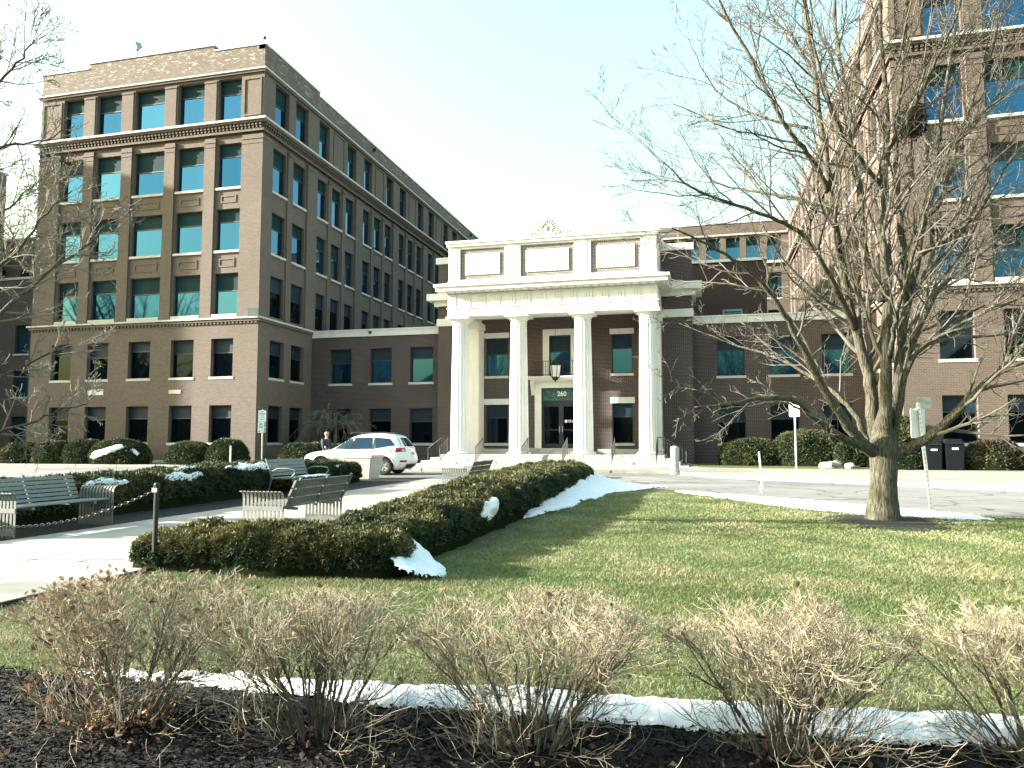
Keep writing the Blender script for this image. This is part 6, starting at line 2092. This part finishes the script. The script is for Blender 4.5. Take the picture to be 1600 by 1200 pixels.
snow('snow heap in the notch where the front hedge meets the long hedge', [(-3.55, 8.25), (-3.5, 7.95), (-3.32, 7.72), (-3.2, 7.42), (-3.0, 7.36), (-2.86, 7.5), (-2.74, 7.62), (-2.72, 7.85), (-2.8, 8.05), (-2.98, 8.15), (-3.1, 8.32), (-3.35, 8.42)], notch, (.018, .018), .035, .06, 6, .9)
pA, _ = surf_left(5.0, 0.02); pB, _ = surf_left(5.0, pi - .02)
fl_left = flank(surf_left, pA.x > pB.x)
for lab, (a, b, c, d), sd in (('snow patch on the left hedge just right of the left bench', (5.5, 7.2, .55, 1.1), 7), ('snow patch on the left hedge behind the chain post', (7.6, 9.4, .5, 1.15), 8), ('large snow patch on the left hedge beside the pale bench', (10.2, 12.9, .7, 1.5), 9), ('thin snow patch on top of the left hedge', (8.6, 9.6, 1.2, 1.5), 10), ('snow crumbs on the left hedge end by the planter', (16.0, 16.7, .6, .9), 11)):
    rr = random.Random(sd)
    poly = []
    for k in range(14):
        an = 2 * pi * k / 14
        poly.append(((a + b) / 2 + (b - a) / 2 * cos(an) * rr.uniform(.65, 1.1), (c + d) / 2 + (d - c) / 2 * sin(an) * rr.uniform(.6, 1.1)))
    snow(lab, poly, fl_left, (.05, .035), .05, .08, sd, .7)
SB = None
def bush_flank(u, v):
    a, b = u, v
    x, y, rx, ry, h = -31.0, 34.9, 1.75, 1.0, 1.35
    ca = cos(b)
    p = Vector((x + rx * math.copysign(abs(cos(a) * ca) ** .8, cos(a)), y + ry * math.copysign(abs(sin(a) * ca) ** .8, sin(a)), gz(y) + .12 + h * max(0, sin(b)) ** .7))
    nn = Vector((cos(a) * ca / rx, sin(a) * ca / ry, sin(b) / h)).normalized()
    return p, nn
snow('ragged snow on the large dark bush before the left block', [(4.0, .15), (4.2, .4), (4.55, .5), (4.9, .75), (5.2, .8), (5.3, .6), (4.95, .4), (4.6, .2), (4.3, .1)], bush_flank, (.04, .03), .07, .06, 12, .5)
snow('thin snow streak low on the right of the large dark bush', [(5.5, .5), (5.7, .55), (5.95, .3), (5.8, .2), (5.6, .35)], bush_flank, (.03, .02), .06, .04, 13, .3)
for k, (x0, x1) in enumerate(((-10.4, -10.1), (-10.35, -10.0))):
    y0 = 17.95 + k * .55
    snow(('left' if k == 0 else 'right') + ' strip of snow left on the seat of the pale bench', [(x0, y0), (x1, y0 + .05), (x1 + .02, y0 + .45), (x0 + .05, y0 + .5)], lambda u, v: (Vector((u, v, gz(v) + .49)), Vector((0, 0, 1))), (.02, .02), .03, .04, 20 + k, .3)

# ------------------------------------------------------------------ bare shrubs in the front bed
def shrub(label, x, y, h, rad, seed, leaves, dens=1.0):
    t = thing('bare_shrub', label, 'shrub', (x, y, gz(y)), 0, 'bare clipped shrubs in the front bed')
    g = Grow(seed); R = g.R
    stems = MB()
    n = int(21 * dens)
    zt = gz(y) + h
    def clip(pts, rad_):
        out, ro = [], []
        for p, r in zip(pts, rad_):
            lim = zt + .07 * nz3(p, 5) + .07 * nz3(p, 1.9) - .16 * ((p.x - x) ** 2 + (p.y - y) ** 2) / rad ** 2
            if p.z > lim + R.uniform(-.02, .05) and len(out) > 1: break
            out.append(p); ro.append(r)
        return out, ro
    def twig(p, d, L, r, lvl):
        m = max(3, int(L / .035)); m = min(m, 8)
        pts, rr = [Vector(p)], [r]
        d = d.normalized()
        for i in range(m):
            d = (d + g.rv() * .26 + Vector((0, 0, .10))).normalized()
            pts.append(pts[-1] + d * L / m); rr.append(max(.0011, r * (1 - .55 * (i + 1) / m)))
        pts, rr = clip(pts, rr)
        if len(pts) < 2: return
        (g.thick if r > .0034 else g.thin).tube(pts, rr, 4 if r > .0034 else 3, cap=False)
        g.tips.append(pts[-1])
        if lvl >= 3: return
        k = (5, 5, 2)[lvl] if lvl < 3 else 0
        for c in range(k):
            i = min(len(pts) - 2, int((.25 + .75 * R.random()) * (len(pts) - 1)))
            d2 = (pts[i + 1] - pts[i]).normalized()
            s = d2.cross(g.rv()); s = s.normalized() if s.length > .1 else d2.orthogonal()
            a = radians(R.uniform(22, 55))
            twig(pts[i].lerp(pts[i + 1], R.random()), d2 * cos(a) + s * sin(a), L * R.uniform(.42, .75), max(.0013, rr[i] * .6), lvl + 1)
    for k in range(n):
        a = R.uniform(0, 2 * pi); q = R.random() ** .6
        b0 = Vector((x + cos(a) * .13 * q, y + sin(a) * .11 * q, gz(y) - .01))
        tgt = Vector((x + cos(a) * rad * q * R.uniform(.75, 1.05), y + sin(a) * rad * .8 * q, zt * R.uniform(.82, 1.0)))
        m = 8
        pts, rr = [], []
        r0 = R.uniform(.005, .010)
        for i in range(m + 1):
            f = i / m
            lo = b0.lerp(tgt, f); lo.z = b0.z + (tgt.z - b0.z) * (f ** .82)
            pts.append(lo + g.rv() * .012 * (1 if i else 0)); rr.append(r0 * (1 - .7 * f))
        pts, rr = clip(pts, rr)
        stems.tube(pts, rr, 5, cap=False)
        for c in range(int(10 * dens)):
            i = min(len(pts) - 2, int((.22 + .78 * R.random() ** .75) * (len(pts) - 1)))
            d2 = (pts[i + 1] - pts[i]).normalized()
            s = d2.cross(g.rv()); s = s.normalized() if s.length > .1 else d2.orthogonal()
            an = radians(R.uniform(20, 60))
            twig(pts[i].lerp(pts[i + 1], R.random()), d2 * cos(an) + s * sin(an), h * R.uniform(.18, .42), rr[i] * .6, 1)
    # low sprawling shoots round the foot
    for c in range(38):
        a = R.uniform(0, 2 * pi)
        twig(Vector((x + cos(a) * .12, y + sin(a) * .12, gz(y) + .02)), Vector((cos(a), sin(a) - .2, R.uniform(.05, .6))), R.uniform(.25, .55), .0036, 1)
    stems.build('stems', M['shrub_stem'], t)
    o = g.thick.build('branchlets', M['shrub_stem'], t); o['kind'] = 'stuff'
    o = g.thin.build('twigs', M['shrub_twig'], t); o['kind'] = 'stuff'
    # leaves that have hung on, and litter caught in the foot
    if leaves:
        r2 = np.random.default_rng(seed)
        tips = [g.tips[i] for i in r2.integers(0, len(g.tips), leaves)]
        P_ = np.array([tuple(p) for p in tips]) + r2.normal(size=(leaves, 3)) * .01
        nl = int(leaves * .5 + 30)
        lit = np.stack([x + r2.normal(size=nl) * .16, y - .05 + r2.normal(size=nl) * .12, np.full(nl, gz(y)) + .02 + r2.random(nl) * .08], 1)
        P_ = np.concatenate([P_, lit])
        n = len(P_)
        d = r2.normal(size=(n, 3)); d /= np.linalg.norm(d, axis=1)[:, None]
        s = np.cross(d, r2.normal(size=(n, 3))); s /= np.linalg.norm(s, axis=1)[:, None]
        sz = r2.uniform(.018, .036, (n, 1))
        q = np.cross(d, s)
        A_ = P_ - d * sz * .2; B1 = P_ + s * sz * .45 + d * sz * .4 + q * sz * .12; B2 = P_ - s * sz * .45 + d * sz * .4 + q * sz * .12; C_ = P_ + d * sz * 1.1
        V = np.concatenate([np.stack([A_, B1, C_], 1), np.stack([A_, C_, B2], 1)], 0).reshape(-1, 3)
        pal = np.array([(.16, .095, .055), (.11, .065, .042), (.22, .14, .08), (.17, .075, .05), (.28, .19, .11), (.13, .085, .055), (.20, .115, .065), (.15, .10, .07)])
        C = pal[r2.integers(0, len(pal), n)]
        C = np.concatenate([np.repeat(C, 3, 0), np.repeat(C, 3, 0)])
        c = np.array((x, y, gz(y)))
        o = link_mesh('dry_leaves', tri_mesh('dry_leaves', V - c, C), M['deadleaf'], t, c); o['kind'] = 'stuff'
    return len(stems.f) + len(g.thick.f) + len(g.thin.f)
nf = 0
nf += shrub('leftmost bare shrub, thick with brown dead leaves', -2.92, 3.42, .72, .80, 101, 560, 1.2)
nf += shrub('second bare shrub from the left, few leaves', -1.88, 3.50, .71, .68, 102, 50, 1.2)
nf += shrub('middle bare shrub of the front row, before the lawn shadow', -.82, 3.62, .70, .74, 103, 45, 1.25)
nf += shrub('fourth bare shrub from the left, right of the middle one', .33, 3.84, .69, .68, 104, 40, 1.2)
nf += shrub('rightmost bare shrub, cut by the right edge of the photo', 1.47, 4.06, .70, .70, 105, 45, 1.2)
nf += shrub('bare shrub continuing the front row beyond the right edge', 2.6, 4.3, .68, .66, 106, 40, 1.1)
print('shrub faces', nf)

# ------------------------------------------------------------------ mulch chips, litter and grass
def bed_line(x):
    for (a, b), (c, d) in zip(bed_edge, bed_edge[1:]):
        if a <= x <= c: return b + (d - b) * (x - a) / (c - a)
    return 4.0
n = 40000
x = rng.uniform(-5.6, 3.2, n); y = rng.uniform(2.2, 4.15, n)
keep = np.array([yy < bed_line(xx) + rng.normal() * .05 for xx, yy in zip(x, y)])
x, y = x[keep], y[keep]; n = len(x)
z = np.array([gz(v) for v in y]) + .012 + rng.uniform(0, .022, n)
d = rng.normal(size=(n, 3)) * np.array([1, 1, .35]); d /= np.linalg.norm(d, axis=1)[:, None]
s = np.cross(d, rng.normal(size=(n, 3)) * np.array([.4, .4, 1])); s /= np.linalg.norm(s, axis=1)[:, None]
L = rng.uniform(.006, .022, (n, 1)); W = rng.uniform(.0022, .006, (n, 1))
P_ = np.stack([x, y, z], 1)
V = np.concatenate([np.stack([P_ - d * L - s * W, P_ + d * L - s * W, P_ + d * L + s * W], 1), np.stack([P_ - d * L - s * W, P_ + d * L + s * W, P_ - d * L + s * W], 1)], 0).reshape(-1, 3)
pal = np.array([(.005, .005, .006), (.008, .008, .009), (.014, .0125, .012), (.026, .022, .02), (.007, .007, .008), (.06, .05, .04)])
C = pal[rng.choice(len(pal), n, p=[.3, .27, .2, .1, .1, .03])]
C = np.concatenate([np.repeat(C, 3, 0), np.repeat(C, 3, 0)])
o = link_mesh('mulch_chips', tri_mesh('mulch_chips', V, C), M['chip'])
tag(o, 'dark wood chips covering the front bed', 'mulch', kind='stuff')

def scatter_leaves(nm, label, pts, seed, lo=.02, hi=.045):
    r2 = np.random.default_rng(seed); n = len(pts)
    P_ = np.array(pts)
    d = r2.normal(size=(n, 3)) * np.array([1, 1, .25]); d /= np.linalg.norm(d, axis=1)[:, None]
    s = np.cross(d, np.array([0, 0, 1]) + r2.normal(size=(n, 3)) * .4); s /= np.linalg.norm(s, axis=1)[:, None]
    sz = r2.uniform(lo, hi, (n, 1)); u = np.array([0, 0, 1.0])
    A_ = P_ - d * sz * .6; B1 = P_ + s * sz * .5 + u * sz * .25; B2 = P_ - s * sz * .5 + u * sz * .2; C_ = P_ + d * sz * .7
    V = np.concatenate([np.stack([A_, B1, C_], 1), np.stack([A_, C_, B2], 1)], 0).reshape(-1, 3)
    pal = np.array([(.13, .09, .055), (.09, .06, .04), (.20, .15, .10), (.06, .045, .032), (.24, .19, .13)])
    C = pal[r2.integers(0, len(pal), n)]
    o = link_mesh(nm, tri_mesh(nm, V, np.concatenate([np.repeat(C, 3, 0)] * 2)), M['deadleaf'])
    tag(o, label, 'leaf litter', kind='stuff')
pts = []
for k in range(420):
    xx, yy = rng.uniform(-4.5, 2.6), rng.uniform(2.6, 4.0)
    if rng.random() < .75:
        c = [-2.86, -1.88, -.82, .33, 1.47][rng.integers(0, 5)]; xx = c + rng.normal() * .3; yy = 3.42 + rng.normal() * .24
    pts.append((xx, yy, gz(yy) + .04))
for k in range(60):
    xx, yy = rng.uniform(-2.8, 4.5), rng.uniform(4.8, 14); pts.append((xx, yy, gz(yy) + .04))
scatter_leaves('leaf_litter', 'dry leaves strewn over the front bed and lawn', pts, 9, .012, .03)

road_poly = LAWN_EDGE + [(-3.0, 27), (-3.0, 4.0), (30, 4.0)]
def lawn_ok(x, y):
    if y < bed_line(min(max(x, -8.9), 6.9)) + .02: return False
    if x < -6.0: return False
    if x < -3.1 and y > 7.45: return False
    if (x - 3.12) ** 2 + ((y - 14.7) / 1.3) ** 2 < .55: return False
    # beyond the drive edge
    for (a, b), (c, d) in zip(LAWN_EDGE, LAWN_EDGE[1:]):
        if c <= x <= a:
            return y < b + (d - b) * (x - a) / (c - a) - .03
    return y < 20
def blades(n, y0, y1, hgt, wid, seed):
    r2 = np.random.default_rng(seed)
    X, Y = [], []
    while len(X) < n:
        yy = y0 + (y1 - y0) * r2.random(); xa, xb = -1.14 * yy - .2, .50 * yy + .8
        xx = xa + (xb - xa) * r2.random()
        if lawn_ok(xx, yy): X.append(xx); Y.append(yy)
    X, Y = np.array(X), np.array(Y)
    P_ = np.stack([X, Y, SLOPE * Y], 1)
    h = r2.uniform(.5, 1.25, (n, 1)) * hgt
    f = np.array([noise.noise(Vector((a * .9, b * .9, 0))) + .6 * noise.noise(Vector((a * 3.1, b * 3.1, 4))) for a, b in zip(X, Y)])
    h *= (1 + .35 * f[:, None])
    an = r2.uniform(0, 2 * pi, n)
    s = np.stack([np.cos(an), np.sin(an), np.zeros(n)], 1) * wid * r2.uniform(.7, 1.3, (n, 1))
    lean = r2.normal(size=(n, 3)) * np.array([.75, .75, 0])
    T = P_ + (np.array([0, 0, 1.0]) + lean) * h
    V = np.stack([P_ - s, P_ + s, T], 1).reshape(-1, 3)
    green = np.array([(.10, .155, .052), (.125, .18, .062), (.082, .13, .044)]); straw = np.array([(.30, .285, .16), (.35, .32, .19), (.24, .24, .125)])
    w = np.clip(.34 + .95 * f + r2.normal(size=n) * .28, 0, 1)[:, None]
    C = green[r2.integers(0, 3, n)] * (1 - w) + straw[r2.integers(0, 3, n)] * w
    return V, np.repeat(C, 3, 0)
vv, cc = zip(blades(120000, 3.9, 7.0, .030, .0030, 1), blades(105000, 7.0, 12.0, .030, .0048, 2), blades(60000, 12.0, 21.0, .030, .008, 3))
o = link_mesh('grass', tri_mesh('grass', np.concatenate(vv), np.concatenate(cc)), M['blade'])
tag(o, 'short winter grass, green and straw, covering the lawn', 'grass', kind='stuff')

# ------------------------------------------------------------------ what stands outside the frame (seen in the window reflections, plus a building added to cast the evening shade)
far_block('unseen brick building added beyond the left edge to shade the left block', -84, -66, 27.0, 58, 27.5, M['brick_tan'], (0, 1, 2, 3, 4, 5), step=4.0)
def house(label, x, y, w, d, he, hr, mat):
    r = thing('gabled_house', label, 'house', (x, y, gz(y)))
    z = gz(y)
    m_ = MB()
    a, b = x - w / 2, x + w / 2
    m_.box(a, b, y - d, y, z, z + he)
    m_.build('wall', mat, r)
    g = MB().add([(a - .4, y + .4, z + he), (b + .4, y + .4, z + he), (x, y + .4, z + hr), (a - .4, y - d - .4, z + he), (b + .4, y - d - .4, z + he), (x, y - d - .4, z + hr)],
                 [(0, 1, 2), (3, 5, 4), (0, 2, 5, 3), (1, 4, 5, 2), (0, 3, 4, 1)])
    g.build('roof', M['roofing'], r)
    for k in range(3):
        for q in range(2):
            xx = a + w * (k + .5) / 3; zz = z + 1.2 + q * 3.2
            f = MB().box(xx - .55, xx + .55, y + .01, y + .06, zz, zz + 1.6).build('window', M['limestone'], r)
            MB().box(xx - .45, xx + .45, y + .061, y + .08, zz + .1, zz + 1.5).build('pane', M['glass_dark'], f)
    MB().box(x - .7, x + .7, y + .005, y + .05, z, z + 2.3).build('door', M['frame'], r)
dark_wall = simple('grey clapboard', (0.12, 0.12, 0.115), 0.8)
hx = [-92, -74, -56, -38, -20, -3, 15, 34]
hl = ['first', 'second', 'third', 'fourth', 'fifth', 'sixth', 'seventh', 'eighth']
for k, x in enumerate(hx):
    house('gabled house across the street behind the viewer, %s from the left' % hl[k], x, -26 - (k % 3) * 2, 13.5, 14, 8.5 + (k % 2) * 1.5, 14.5 + (k % 3) * 1.3, dark_wall if k % 2 else M['brick_dark'])
t0 = bare_tree('big bare tree out of frame on the left, reflected in the third-storey windows', -52.0, 15.0, 19, 77, 1.1, 'bare trees outside the frame', r=.42, dens=1.0, fork=.3)
for k, (x, y, rz, sc, lab) in enumerate(((-61, 4, 1.3, 1.05, 'bare tree out of frame beyond the reflected one'), (-44, -8, 2.6, .9, 'bare tree out of frame by the street on the left'), (-30, -14, 4.0, .85, 'bare tree out of frame behind the viewer on the left'), (12, -16, .6, .9, 'bare tree out of frame behind the viewer on the right'))):
    c = copy_tree(t0); c.location = (x, y, gz(y)); c.rotation_euler = (0, 0, rz); c.scale = (sc, sc, sc); c['label'] = lab
